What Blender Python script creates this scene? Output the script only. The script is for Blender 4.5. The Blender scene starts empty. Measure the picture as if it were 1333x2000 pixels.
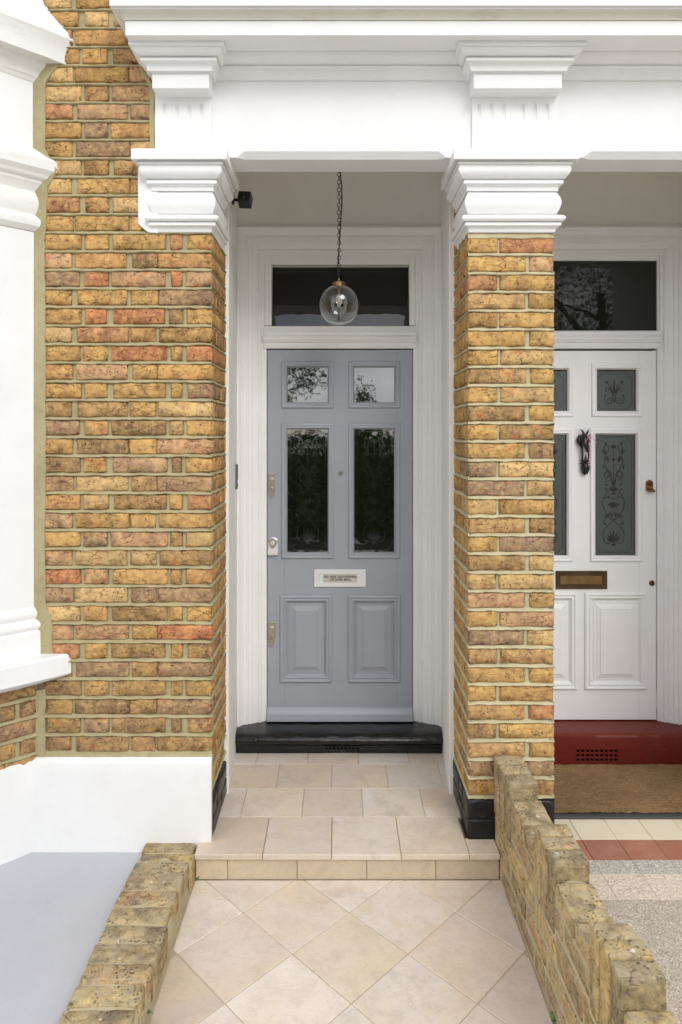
import bpy, bmesh, math, random
from mathutils import Vector, Matrix, noise

# ------------------------------------------------------------------ camera, sky, sun, exposure
SC = bpy.context.scene
CAMZ, F, CX, CY = 1.687, 1333.0, 662.0, 848.0      # camera height, focal length and principal point in photo pixels
cam = bpy.data.cameras.new('camera'); camo = bpy.data.objects.new('camera', cam)
SC.collection.objects.link(camo); SC.camera = camo
camo.location = (0, 0, CAMZ); camo.rotation_euler = (math.pi / 2, 0, 0)
cam.sensor_fit = 'HORIZONTAL'; cam.sensor_width = 24.0; cam.lens = 24.0
cam.shift_x = (666.5 - CX) / 1333.0; cam.shift_y = (CY - 1000.0) / 1333.0
cam.clip_start = 0.02; cam.clip_end = 2000.0

SUN_EL, SUN_AZ = math.radians(36), math.radians(22)   # azimuth: from straight behind the camera towards its right
W = bpy.data.worlds.new('World'); SC.world = W; W.use_nodes = True
nt = W.node_tree; nt.nodes.clear()
N = nt.nodes.new
wo = N('ShaderNodeOutputWorld'); bg = N('ShaderNodeBackground'); sky = N('ShaderNodeTexSky')
sky.sky_type = 'NISHITA'; sky.sun_disc = False; sky.sun_elevation = SUN_EL; sky.sun_rotation = math.pi - SUN_AZ
sky.dust_density = 1.5
tc = N('ShaderNodeTexCoord'); mp = N('ShaderNodeMapping'); mp.inputs['Scale'].default_value = (1, 1, 2.2)
cn = N('ShaderNodeTexNoise'); cn.inputs['Scale'].default_value = 2.3; cn.inputs['Detail'].default_value = 7; cn.inputs['Roughness'].default_value = .55
cr = N('ShaderNodeValToRGB'); cr.color_ramp.elements[0].position = .34; cr.color_ramp.elements[1].position = .50
cn2 = N('ShaderNodeTexNoise'); cn2.inputs['Scale'].default_value = 5; cn2.inputs['Detail'].default_value = 5
cr2 = N('ShaderNodeValToRGB'); cr2.color_ramp.elements[0].position = .3; cr2.color_ramp.elements[0].color = (6.2, 6.3, 6.6, 1)
cr2.color_ramp.elements[1].position = .7; cr2.color_ramp.elements[1].color = (11.2, 11.3, 11.4, 1)
mx = N('ShaderNodeMix'); mx.data_type = 'RGBA'
nt.links.new(tc.outputs['Generated'], mp.inputs['Vector'])
nt.links.new(mp.outputs['Vector'], cn.inputs['Vector']); nt.links.new(mp.outputs['Vector'], cn2.inputs['Vector'])
nt.links.new(cn.outputs['Fac'], cr.inputs['Fac']); nt.links.new(cn2.outputs['Fac'], cr2.inputs['Fac'])
nt.links.new(cr.outputs['Color'], mx.inputs[0]); nt.links.new(sky.outputs['Color'], mx.inputs[6]); nt.links.new(cr2.outputs['Color'], mx.inputs[7])
nt.links.new(mx.outputs[2], bg.inputs['Color']); bg.inputs['Strength'].default_value = 0.10
nt.links.new(bg.outputs['Background'], wo.inputs['Surface'])

sl = bpy.data.lights.new('sun', 'SUN'); sl.energy = 0.65; sl.angle = math.radians(24); sl.color = (1, .985, .955)
so = bpy.data.objects.new('sun', sl); SC.collection.objects.link(so)
sd = Vector((math.cos(SUN_EL) * math.sin(SUN_AZ), -math.cos(SUN_EL) * math.cos(SUN_AZ), math.sin(SUN_EL)))
so.rotation_euler = sd.to_track_quat('Z', 'Y').to_euler(); so.location = sd * 20

SC.view_settings.view_transform = 'Standard'; SC.view_settings.look = 'None'
SC.view_settings.exposure = 0.95; SC.view_settings.gamma = 1.0
SC.render.engine = 'CYCLES'
SC.cycles.use_denoising = True; SC.cycles.max_bounces = 14; SC.cycles.diffuse_bounces = 12; SC.cycles.transparent_max_bounces = 12
SC.cycles.sample_clamp_indirect = 6.0

# ------------------------------------------------------------------ helpers
rnd = random.Random(7)
COL = SC.collection
def P(px, py, Y):
    """a point of the photograph at depth Y"""
    return ((px - CX) / F * Y, Y, CAMZ - (py - CY) / F * Y)
def PX(px, Y): return (px - CX) / F * Y
def PZ(py, Y): return CAMZ - (py - CY) / F * Y
def lin(r, g, b, k=1.0):
    f = lambda c: (c / 12.92 if c <= .04045 else ((c + .055) / 1.055) ** 2.4)
    return (f(r / 255) * k, f(g / 255) * k, f(b / 255) * k, 1)

def tag(o, label=None, cat=None, group=None, kind=None):
    if label: o['label'] = label
    if cat: o['category'] = cat
    if group: o['group'] = group
    if kind: o['kind'] = kind
    return o
def empty(name, loc=(0, 0, 0), label=None, cat=None, group=None, kind=None):
    o = bpy.data.objects.new(name, None); COL.objects.link(o); o.location = loc; o.empty_display_size = .05
    return tag(o, label, cat, group, kind)
def link(name, me, parent=None, loc=None, rot=None):
    o = bpy.data.objects.new(name, me); COL.objects.link(o)
    if loc is not None: o.location = loc
    if rot is not None: o.rotation_euler = rot
    if parent is not None:
        o.parent = parent
        pl = Vector(parent.location); pr = parent
        while pr.parent is not None:
            pr = pr.parent; pl += Vector(pr.location)
        if any(abs(c) > 1e-9 for c in pl): o.location = Vector(o.location) - pl
    return o

class MB:
    def __init__(s): s.v = []; s.f = []
    def add(s, vs, fs):
        n = len(s.v); s.v += [tuple(v) for v in vs]; s.f += [tuple(i + n for i in f) for f in fs]; return s
    def box(s, x0, x1, y0, y1, z0, z1):
        return s.add([(x0, y0, z0), (x1, y0, z0), (x1, y1, z0), (x0, y1, z0), (x0, y0, z1), (x1, y0, z1), (x1, y1, z1), (x0, y1, z1)],
                     [(0, 3, 2, 1), (4, 5, 6, 7), (0, 1, 5, 4), (1, 2, 6, 5), (2, 3, 7, 6), (3, 0, 4, 7)])
    def prism(s, poly, axis, a, b):
        """poly: list of 2-D points; axis: the axis of extrusion from a to b"""
        def mk(p, t):
            return {'x': (t, p[0], p[1]), 'y': (p[0], t, p[1]), 'z': (p[0], p[1], t)}[axis]
        n = len(poly)
        return s.add([mk(p, a) for p in poly] + [mk(p, b) for p in poly],
                     [tuple(range(n))[::-1], tuple(range(n, 2 * n))] + [(i, (i + 1) % n, n + (i + 1) % n, n + i) for i in range(n)])
    def rows(s, rows, closed=False, cap=False):
        """a skin through equal-length rows of points"""
        n0 = len(s.v); m = len(rows[0])
        for r in rows: s.v += [tuple(p) for p in r]
        for i in range(len(rows) - 1):
            for j in range(m if closed else m - 1):
                k = (j + 1) % m
                s.f.append((n0 + i * m + j, n0 + i * m + k, n0 + (i + 1) * m + k, n0 + (i + 1) * m + j))
        if cap:
            s.f.append(tuple(n0 + j for j in range(m))[::-1]); s.f.append(tuple(n0 + (len(rows) - 1) * m + j for j in range(m)))
        return s
    def lathe(s, prof, c, axis='z', seg=32):
        """prof: (r, t) pairs along the axis, c: the centre"""
        rs = []
        for r, t in prof:
            ring = []
            for k in range(seg):
                a = 2 * math.pi * k / seg; u, w = r * math.cos(a), r * math.sin(a)
                d = {'z': (u, w, t), 'y': (u, t, w), 'x': (t, u, w)}[axis]
                ring.append((c[0] + d[0], c[1] + d[1], c[2] + d[2]))
            rs.append(ring)
        return s.rows(rs, closed=True, cap=True)
    def tube(s, pts, r, seg=8, cap=True):
        pts = [Vector(p) for p in pts]; rs = []; up = Vector((0, 0, 1)); prev = None
        for i, p in enumerate(pts):
            t = (pts[min(i + 1, len(pts) - 1)] - pts[max(i - 1, 0)]).normalized()
            if prev is None:
                a = t.orthogonal().normalized()
            else:
                a = (prev - t * prev.dot(t)).normalized()
            prev = a; b = t.cross(a); rr = r[i] if isinstance(r, (list, tuple)) else r
            rs.append([p + a * rr * math.cos(2 * math.pi * k / seg) + b * rr * math.sin(2 * math.pi * k / seg) for k in range(seg)])
        return s.rows(rs, closed=True, cap=cap)
    def torus(s, c, R, r, ux, uy, seg=20, sub=6, stretch=1.0):
        c, ux, uy = Vector(c), Vector(ux), Vector(uy); uz = ux.cross(uy); rs = []
        for k in range(seg + 1):
            a = 2 * math.pi * k / seg
            rad = ux * math.cos(a) + uy * math.sin(a)
            ctr = c + ux * R * math.cos(a) + uy * R * stretch * math.sin(a)
            rs.append([ctr + rad * r * math.cos(2 * math.pi * j / sub) + uz * r * math.sin(2 * math.pi * j / sub) for j in range(sub)])
        return s.rows(rs, closed=True)
    def ring(s, x0, x1, z0, z1, Y, prof, fill=False):
        """a mitred moulding round a rectangle in the plane of the door; prof: (inset, proud) pairs"""
        rs = [[(x0 + w, Y - d, z0 + w), (x1 - w, Y - d, z0 + w), (x1 - w, Y - d, z1 - w), (x0 + w, Y - d, z1 - w)] for w, d in prof]
        s.rows(rs, closed=True)
        if fill:
            n = len(s.v); s.f.append((n - 4, n - 3, n - 2, n - 1))
        return s
    def mesh(s, name, mat=None, bevel=0, seg=1, smooth=None, fixn=True):
        me = bpy.data.meshes.new(name); me.from_pydata(s.v, [], s.f)
        bm = bmesh.new(); bm.from_mesh(me)
        if fixn: bmesh.ops.recalc_face_normals(bm, faces=bm.faces)
        if bevel:
            es = [e for e in bm.edges if len(e.link_faces) == 2 and e.calc_face_angle(0) > .5]
            bmesh.ops.bevel(bm, geom=es, offset=bevel, segments=seg, profile=.5, affect='EDGES', clamp_overlap=True)
        if smooth:
            lim = math.radians(smooth)
            for f in bm.faces: f.smooth = True
            for e in bm.edges:
                if len(e.link_faces) == 2 and e.calc_face_angle(0) > lim: e.smooth = False
        bm.to_mesh(me); bm.free()
        if mat: me.materials.append(mat)
        return me
    def build(s, name, mat, parent=None, **kw):
        me = s.mesh(name, mat, **kw)
        o = link(name, me, None); 
        if parent is not None:
            pl = Vector(); pr = parent
            while pr is not None: pl += Vector(pr.location); pr = pr.parent
            o.parent = parent; o.location = -pl
        return o

# ------------------------------------------------------------------ materials
class NB:
    """a small node-graph builder"""
    def __init__(s, name):
        s.m = bpy.data.materials.new(name); s.m.use_nodes = True; s.t = s.m.node_tree; s.t.nodes.clear()
        s.out = s.t.nodes.new('ShaderNodeOutputMaterial'); s.b = s.t.nodes.new('ShaderNodeBsdfPrincipled')
        s.t.links.new(s.b.outputs[0], s.out.inputs[0]); s._v = None
    def n(s, typ, **kw):
        nd = s.t.nodes.new(typ)
        for k, v in kw.items():
            if k in nd.inputs: nd.inputs[k].default_value = v
            else: setattr(nd, k, v)
        return nd
    def l(s, a, b): s.t.links.new(a, b)
    def vec(s, scale=(1, 1, 1), rand=True):
        tcn = s.n('ShaderNodeTexCoord'); m = s.n('ShaderNodeMapping'); m.inputs['Scale'].default_value = scale
        if rand:
            oi = s.n('ShaderNodeObjectInfo'); mu = s.n('ShaderNodeMath', operation='MULTIPLY'); mu.inputs[1].default_value = 37.0
            s.l(oi.outputs['Random'], mu.inputs[0]); co = s.n('ShaderNodeCombineXYZ')
            for i in range(3): s.l(mu.outputs[0], co.inputs[i])
            s.l(co.outputs[0], m.inputs['Location'])
        s.l(tcn.outputs['Object'], m.inputs['Vector']); return m.outputs[0]
    def noise(s, v, scale, detail=4, rough=.55, dist=0):
        x = s.n('ShaderNodeTexNoise', Scale=scale, Detail=detail, Roughness=rough, Distortion=dist); s.l(v, x.inputs['Vector']); return x.outputs['Fac']
    def voro(s, v, scale, feature='F1', out='Distance', randomness=1):
        x = s.n('ShaderNodeTexVoronoi', feature=feature); x.inputs['Scale'].default_value = scale; x.inputs['Randomness'].default_value = randomness
        s.l(v, x.inputs['Vector']); return x.outputs[out]
    def ramp(s, fac, stops):
        r = s.n('ShaderNodeValToRGB'); e = r.color_ramp.elements
        while len(e) < len(stops): e.new(.5)
        for i, (p, c) in enumerate(stops):
            e[i].position = p; e[i].color = c if isinstance(c, tuple) else (c, c, c, 1)
        s.l(fac, r.inputs['Fac']); return r.outputs['Color']
    def mix(s, fac, a, b, mode='MIX'):
        x = s.n('ShaderNodeMix', data_type='RGBA', blend_type=mode)
        for sock, val in ((x.inputs[0], fac), (x.inputs[6], a), (x.inputs[7], b)):
            if isinstance(val, (int, float)): sock.default_value = val
            elif isinstance(val, tuple): sock.default_value = val
            else: s.l(val, sock)
        return x.outputs[2]
    def math(s, op, a, b=0.0):
        x = s.n('ShaderNodeMath', operation=op)
        for i, val in enumerate((a, b)):
            if isinstance(val, (int, float)): x.inputs[i].default_value = val
            else: s.l(val, x.inputs[i])
        return x.outputs[0]
    def objcol(s): return s.n('ShaderNodeObjectInfo').outputs['Color']
    def bump(s, h, dist, strength=1.0, prev=None):
        b = s.n('ShaderNodeBump', Strength=strength, Distance=dist); s.l(h, b.inputs['Height'])
        if prev is not None: s.l(prev, b.inputs['Normal'])
        return b.outputs[0]
    def done(s, color, rough=.6, normal=None, metal=0, spec=None):
        for sock, val in ((s.b.inputs['Base Color'], color), (s.b.inputs['Roughness'], rough)):
            if isinstance(val, (int, float, tuple)): sock.default_value = val
            else: s.l(val, sock)
        s.b.inputs['Metallic'].default_value = metal
        if spec is not None: s.b.inputs['Specular IOR Level'].default_value = spec
        if normal is not None: s.l(normal, s.b.inputs['Normal'])
        return s.m

def mat_paint(name, col, rough=.45, dirt=.0, dirtcol=(.30, .27, .18, 1), lumps=.0012, fine=.0004, spec=.35, streak=None):
    b = NB(name); v = b.vec(rand=False)
    n1 = b.noise(v, 5, 5); n2 = b.noise(v, 38, 4); n3 = b.noise(v, 160, 3)
    c = b.mix(b.ramp(n1, [(.3, 0.0), (.75, 1.0)]), col, tuple(x * .94 for x in col[:3]) + (1,))
    if dirt:
        v2 = b.vec(streak or (1, 1, 1), rand=False)
        d = b.noise(v2, 9, 8, .68); d2 = b.noise(v, 70, 4, .7)
        m = b.math('MULTIPLY', b.ramp(d, [(.55, 0.0), (.78, 1.0)]), dirt)
        m2 = b.math('MULTIPLY', b.ramp(d2, [(.70, 0.0), (.76, 1.0)]), dirt * .8)
        c = b.mix(b.math('MAXIMUM', m, m2), c, dirtcol)
    nm = b.bump(n2, lumps, .6); nm = b.bump(n3, fine, .6, nm)
    return b.done(c, b.math('ADD', b.math('MULTIPLY', n2, .2), rough - .1), nm, spec=spec)

def mat_brick(name, lichen=0.0, grime=.52, edge=1.0):
    b = NB(name); v = b.vec(); base = b.objcol()
    n1 = b.noise(v, 19, 6, .65, .5); n2 = b.noise(v, 55, 6, .62); n3 = b.noise(v, 190, 4, .6); n4 = b.noise(v, 22, 3, .5, .8)
    c = b.mix(b.ramp(n1, [(.36, 0.0), (.64, 1.0)]), b.mix(.48, base, lin(132, 110, 80) if lichen else lin(130, 102, 76), 'MIX'), b.mix(.42, base, lin(214, 188, 132) if lichen else lin(222, 182, 118), 'MIX'))
    c = b.mix(b.math('MULTIPLY', b.ramp(n4, [(.60, 0.0), (.74, 1.0)]), .20 if lichen else .55), c, lin(196, 108, 72))
    c = b.mix(b.math('MULTIPLY', b.ramp(n2, [(.54, 0.0), (.74, 1.0)]), .50), c, lin(230, 196, 138))
    c = b.mix(b.math('MULTIPLY', b.ramp(n2, [(.28, 1.0), (.46, 0.0)]), .85), c, lin(88, 64, 42))
    g = b.noise(v, 8, 5, .7)
    c = b.mix(b.math('MULTIPLY', b.ramp(g, [(.52, 0.0), (.72, 1.0)]), grime), c, lin(92, 76, 56))
    # pits, folds and cracks of hand-made stock bricks
    vo = b.voro(v, 62); pit = b.math('MULTIPLY', b.ramp(vo, [(.13, 1.0), (.22, 0.0)]), b.ramp(b.noise(v, 24, 2), [(.50, 0.0), (.60, 1.0)]))
    vs = b.vec((1, 1, 2.6)); cr_ = b.voro(vs, 17, 'DISTANCE_TO_EDGE')
    wv = b.noise(vs, 30, 3, .6, 1.5)
    crack = b.math('MULTIPLY', b.ramp(b.math('ADD', cr_, b.math('MULTIPLY', wv, .10)), [(.045, 1.0), (.085, 0.0)]), b.ramp(b.noise(v, 12, 2), [(.46, 0.0), (.58, 1.0)]))
    dark = b.math('MAXIMUM', pit, b.math('MULTIPLY', crack, .8))
    c = b.mix(b.math('MULTIPLY', dark, .85), c, lin(48, 34, 24))
    sp = b.ramp(b.noise(v, 120, 2), [(.72, 0.0), (.75, 1.0)])
    c = b.mix(b.math('MULTIPLY', sp, .45), c, lin(235, 225, 205))
    if lichen:
        geo = b.n('ShaderNodeNewGeometry'); sx = b.n('ShaderNodeSeparateXYZ'); b.l(geo.outputs['Normal'], sx.inputs[0])
        up = b.ramp(sx.outputs[2], [(.15, .22), (.75, 1.0)])
        tcw = b.n('ShaderNodeTexCoord'); wob = tcw.outputs['Object']
        l1 = b.ramp(b.noise(v, 18, 6, .72), [(.40, 0.0), (.56, 1.0)])
        l2 = b.math('MULTIPLY', b.ramp(b.math('ADD', b.voro(v, 75), b.math('MULTIPLY', b.noise(v, 110, 3), .35)), [(.44, 1.0), (.56, 0.0)]), b.ramp(b.noise(v, 17, 3), [(.44, 0.0), (.58, 1.0)]))
        l3 = b.ramp(b.noise(v, 30, 2, .5), [(.70, 0.0), (.735, 1.0)])
        c = b.mix(b.math('MULTIPLY', b.math('MULTIPLY', l1, up), lichen), c, lin(172, 160, 132))
        l4 = b.ramp(b.noise(v, 13, 5, .66), [(.50, 0.0), (.66, 1.0)])
        c = b.mix(b.math('MULTIPLY', b.math('MULTIPLY', l4, up), .8), c, lin(120, 108, 86))
        c = b.mix(b.math('MULTIPLY', b.math('MULTIPLY', l2, up), lichen), c, lin(78, 70, 58))
        c = b.mix(b.math('MULTIPLY', b.math('MULTIPLY', l3, up), lichen * .8), c, lin(226, 218, 206))
    nm = b.bump(b.noise(v, 26, 6, .62), .0050 if lichen else .0085, .85)
    nm = b.bump(n3, .0024, .7, nm)
    nm = b.bump(b.math('SUBTRACT', 1.0, dark), .0030, .8, nm)
    return b.done(c, .9, nm, spec=.15)

def mat_mortar(name, col, dirt=.4):
    b = NB(name); v = b.vec(rand=False)
    n1 = b.noise(v, 7, 5, .6); n2 = b.noise(v, 45, 5, .6); n3 = b.noise(v, 400, 3, .6)
    c = b.mix(b.ramp(n1, [(.35, 0.0), (.7, 1.0)]), col, tuple(x * .80 for x in col[:3]) + (1,))
    c = b.mix(b.math('MULTIPLY', b.ramp(n2, [(.55, 0.0), (.72, 1.0)]), dirt), c, tuple(x * y for x, y in zip(col[:3], (.55, .52, .42))) + (1,))
    c = b.mix(b.math('MULTIPLY', b.ramp(n2, [(.28, 1.0), (.42, 0.0)]), .3), c, tuple(min(.8, x * 1.25) for x in col[:3]) + (1,))
    nm = b.bump(n2, .0022, .7); nm = b.bump(n3, .0006, .7, nm)
    return b.done(c, .92, nm, spec=.15)

def mat_stone(name):
    b = NB(name); v = b.vec(); base = b.objcol()
    n1 = b.noise(v, 3.2, 5, .6, .9); n2 = b.noise(v, 11, 6, .65); n3 = b.noise(v, 180, 3)
    c = b.mix(b.math('MULTIPLY', b.ramp(n1, [(.42, 0.0), (.70, 1.0)]), .6), base, lin(224, 204, 170, .9))
    c = b.mix(b.math('MULTIPLY', b.ramp(n2, [(.45, 0.0), (.75, 1.0)]), .45), c, lin(200, 184, 168, .85))
    wv = b.noise(b.vec((1, 2.4, 1)), 6, 6, .7, 1.6)
    c = b.mix(b.math('MULTIPLY', b.ramp(wv, [(.485, 0.0), (.50, 1.0), (.515, 0.0)]), .28), c, lin(176, 142, 106, .8))
    st = b.ramp(b.noise(v, 60, 3, .6), [(.70, 0.0), (.74, 1.0)])
    c = b.mix(b.math('MULTIPLY', st, .25), c, lin(120, 104, 88))
    sm = b.noise(v, 5, 6, .7, .3)
    c = b.mix(b.math('MULTIPLY', b.ramp(sm, [(.54, 0.0), (.72, 1.0)]), .38), c, lin(150, 138, 126))
    nm = b.bump(n2, .0012, .5); nm = b.bump(n3, .0004, .5, nm)
    return b.done(c, b.math('ADD', b.math('MULTIPLY', n2, .2), .45), nm, spec=.3)

def mat_simple(name, col, rough=.5, metal=0, spec=None, bump=0, scale=60, var=.0):
    b = NB(name); v = b.vec(rand=False); n1 = b.noise(v, scale, 4)
    c = b.mix(b.ramp(b.noise(v, scale * .25, 4), [(.3, 0.0), (.7, 1.0)]), col, tuple(x * (1 - var) for x in col[:3]) + (1,)) if var else col
    return b.done(c, b.math('ADD', b.math('MULTIPLY', n1, .16), rough - .08), b.bump(n1, bump, .7) if bump else None, metal, spec)

M = {}
M['white'] = mat_paint('white_masonry_paint', (.80, .80, .795, 1), .55, .08, lumps=.0010, fine=.0003, spec=.25)
M['white_dirty'] = mat_paint('weathered_white_paint', (.78, .78, .76, 1), .55, .30, lin(150, 140, 112), lumps=.0012, spec=.25, streak=(.6, 1, 4))
M['white_stain'] = mat_paint('grimy_white_paint', lin(212, 210, 198), .6, .55, lin(160, 152, 128), lumps=.0014, spec=.2, streak=(.5, 1, 3))
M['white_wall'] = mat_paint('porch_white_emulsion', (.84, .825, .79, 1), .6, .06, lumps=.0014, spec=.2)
M['white_gloss'] = mat_paint('white_gloss_joinery', (.81, .807, .795, 1), .34, .05, lin(150, 138, 110), lumps=.0007, fine=.0002, spec=.4)
M['white_cool'] = mat_paint('cool_white_gloss_joinery', (.81, .81, .82, 1), .34, .07, lin(160, 150, 130), lumps=.0007, fine=.0002, spec=.4)
M['grey_door'] = mat_paint('grey_eggshell_paint', lin(155, 160, 169), .33, .10, lin(120, 120, 122), lumps=.0006, fine=.0002, spec=.4)
M['yard'] = mat_paint('grey_floor_paint', lin(181, 183, 189), .55, .22, lin(140, 140, 140), lumps=.002, spec=.3)
M['black'] = mat_paint('black_gloss_masonry_paint', (.006, .006, .006, 1), .16, .10, lin(70, 66, 60), lumps=.0035, fine=.0007, spec=.5)
M['blackbrick'] = mat_paint('black_painted_brick', (.010, .010, .011, 1), .34, .16, lin(120, 112, 96), lumps=.006, fine=.0015, spec=.4)
M['red'] = mat_paint('red_floor_paint', lin(106, 32, 24), .45, .32, lin(128, 74, 64), lumps=.002, spec=.35)
M['brick'] = mat_brick('yellow_stock_brick')
M['brick_old'] = mat_brick('weathered_stock_brick', lichen=.75, grime=.75)
M['mortar'] = mat_mortar('khaki_mortar', lin(178, 167, 129, .92))
M['mortar_pale'] = mat_mortar('pale_mortar', lin(198, 188, 152, .92))
M['mortar_old'] = mat_mortar('old_grey_mortar', lin(194, 182, 150, .92), .5)
M['stone'] = mat_stone('honed_sandstone')
M['grout'] = mat_mortar('grout', lin(190, 175, 152), .5)
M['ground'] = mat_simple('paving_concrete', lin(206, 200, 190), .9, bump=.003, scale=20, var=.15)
M['steel'] = mat_simple('brushed_nickel', (.50, .47, .40, 1), .36, 1.0, bump=.0002, scale=200)
M['chrome'] = mat_simple('satin_aluminium', (.80, .81, .82, 1), .36, .45, bump=.0002, scale=200)
M['plate'] = mat_simple('engraved_plate', (.60, .56, .50, 1), .28, .5, bump=.0003, scale=30)
M['ink'] = mat_simple('black_lettering', (.01, .01, .01, 1), .5)
M['brass'] = mat_simple('aged_brass', (.30, .19, .085, 1), .38, 1.0, bump=.0004, scale=90, var=.4)
M['bronze'] = mat_simple('dark_bronze', (.13, .085, .045, 1), .42, 1.0, bump=.0006, scale=60, var=.4)
M['iron'] = mat_simple('black_iron', (.008, .008, .009, 1), .42, bump=.0004, scale=120)
M['plastic'] = mat_simple('black_plastic', (.006, .006, .006, 1), .35)
M['greyplastic'] = mat_simple('grey_plastic', (.12, .12, .125, 1), .4)
M['void'] = mat_simple('dark_cavity', (.004, .004, .004, 1), .9)
M['rubber'] = mat_simple('dark_rubber', (.05, .05, .052, 1), .6, bump=.0006, scale=120)
M['pink'] = mat_simple('pink_ribbon', lin(214, 140, 172), .4)
M['leaf'] = mat_simple('green_leaf', (.09, .20, .03, 1), .5, var=.4)

def mat_pane(name, col, ior=2.0, rough=.02, wob=.0006):
    b = NB(name); v = b.vec(rand=False); nm = b.bump(b.noise(v, 9, 2), wob, .5)
    m = b.done(col, rough, nm); b.b.inputs['IOR'].default_value = ior
    return m
M['pane'] = mat_pane('dark_door_glass', (.005, .007, .005, 1), 2.6)
M['pane_fan'] = mat_pane('dark_fanlight_glass', (.002, .0025, .002, 1), 1.62)
M['pane_dim'] = mat_pane('dark_green_fanlight_glass', (.012, .014, .009, 1), 1.42)
M['pane_etched'] = mat_pane('etched_grey_glass', lin(68, 74, 71), 1.6, .3)
M['etch'] = mat_pane('clear_pattern_in_etched_glass', (.012, .013, .012, 1), 1.6, .12)
M['etch_faint'] = mat_pane('faint_frosted_pattern', (.013, .015, .012, 1), 2.4, .10)
M['etch_dark'] = mat_pane('faint_clear_pattern', (.004, .005, .004, 1), 2.2, .06)
def mat_glass():
    b = NB('clear_lamp_glass'); b.b.inputs['Transmission Weight'].default_value = 1.0
    b.b.inputs['IOR'].default_value = 1.48
    return b.done((.96, .97, .96, 1), .0)
M['glass'] = mat_glass()
b = NB('aggregate'); v = b.vec(rand=False)
cell = b.voro(v, 210, out='Color'); sep = b.n('ShaderNodeSeparateColor'); b.l(cell, sep.inputs[0])
c = b.ramp(sep.outputs[0], [(.0, lin(168, 158, 142)), (.45, lin(190, 180, 164)), (.75, lin(202, 193, 180)), (.93, lin(226, 220, 210)), (.97, lin(140, 118, 92))])
c = b.mix(b.math('MULTIPLY', b.ramp(b.voro(v, 210), [(.36, 0.0), (.66, 1.0)]), .35), c, lin(140, 128, 110))
c = b.mix(b.math('MULTIPLY', b.ramp(b.noise(v, 5, 4), [(.4, 0.0), (.7, 1.0)]), .25), c, lin(170, 158, 140))
M['aggregate'] = b.done(c, .85, b.bump(b.voro(v, 210), .0020, .7), spec=.2)
b = NB('terrazzo'); v = b.vec(rand=True); base = b.objcol()
cell = b.voro(v, 210, out='Color'); sep = b.n('ShaderNodeSeparateColor'); b.l(cell, sep.inputs[0])
c = b.mix(b.ramp(sep.outputs[0], [(.5, 0.0), (.95, .7)]), base, lin(232, 228, 220))
c = b.mix(b.ramp(sep.outputs[1], [(.7, 0.0), (.95, .5)]), c, lin(120, 108, 96))
M['terrazzo'] = b.done(c, .7, b.bump(b.noise(v, 200, 3), .0008, .6), spec=.25)
b = NB('glazed_tile'); v = b.vec(); base = b.objcol()
n2 = b.noise(v, 12, 6, .65)
c = b.mix(b.math('MULTIPLY', b.ramp(n2, [(.45, 0.0), (.75, 1.0)]), .25), base, lin(214, 170, 130))
c = b.mix(b.math('MULTIPLY', b.ramp(b.noise(v, 40, 4, .7), [(.70, 0.0), (.75, 1.0)]), .6), c, lin(120, 66, 46))
M['tile'] = b.done(c, .42, b.bump(n2, .0007, .6))
b = NB('coir'); v = b.vec((1, 6, 1), rand=False); vf = b.vec((1, 1, 1), rand=False)
n1 = b.noise(b.vec((2.5, 20, 1), rand=False), 6, 6, .75, .5); n2 = b.noise(vf, 170, 5, .75)
c = b.mix(b.ramp(n1, [(.34, 0.0), (.68, 1.0)]), lin(128, 102, 72), lin(166, 138, 102))
c = b.mix(b.ramp(n2, [(.35, .8), (.62, 0.0)]), c, lin(84, 62, 38))
c = b.mix(b.math('MULTIPLY', b.ramp(b.noise(vf, 3, 3), [(.45, 0.0), (.7, 1.0)]), .4), c, lin(168, 138, 96))
M['coir'] = b.done(c, .95, b.bump(n2, .006, 1.0), spec=.1)
b = NB('foliage'); v = b.vec(); n1 = b.noise(v, 1.5, 3)
geo = b.n('ShaderNodeNewGeometry')
c = b.mix(geo.outputs['Random Per Island'], (.028, .060, .014, 1), (.085, .135, .032, 1))
M['foliage'] = b.done(c, .7, None, spec=.1)
M['bark'] = mat_simple('bark', (.055, .042, .030, 1), .9, bump=.01, scale=18, var=.4)

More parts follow.
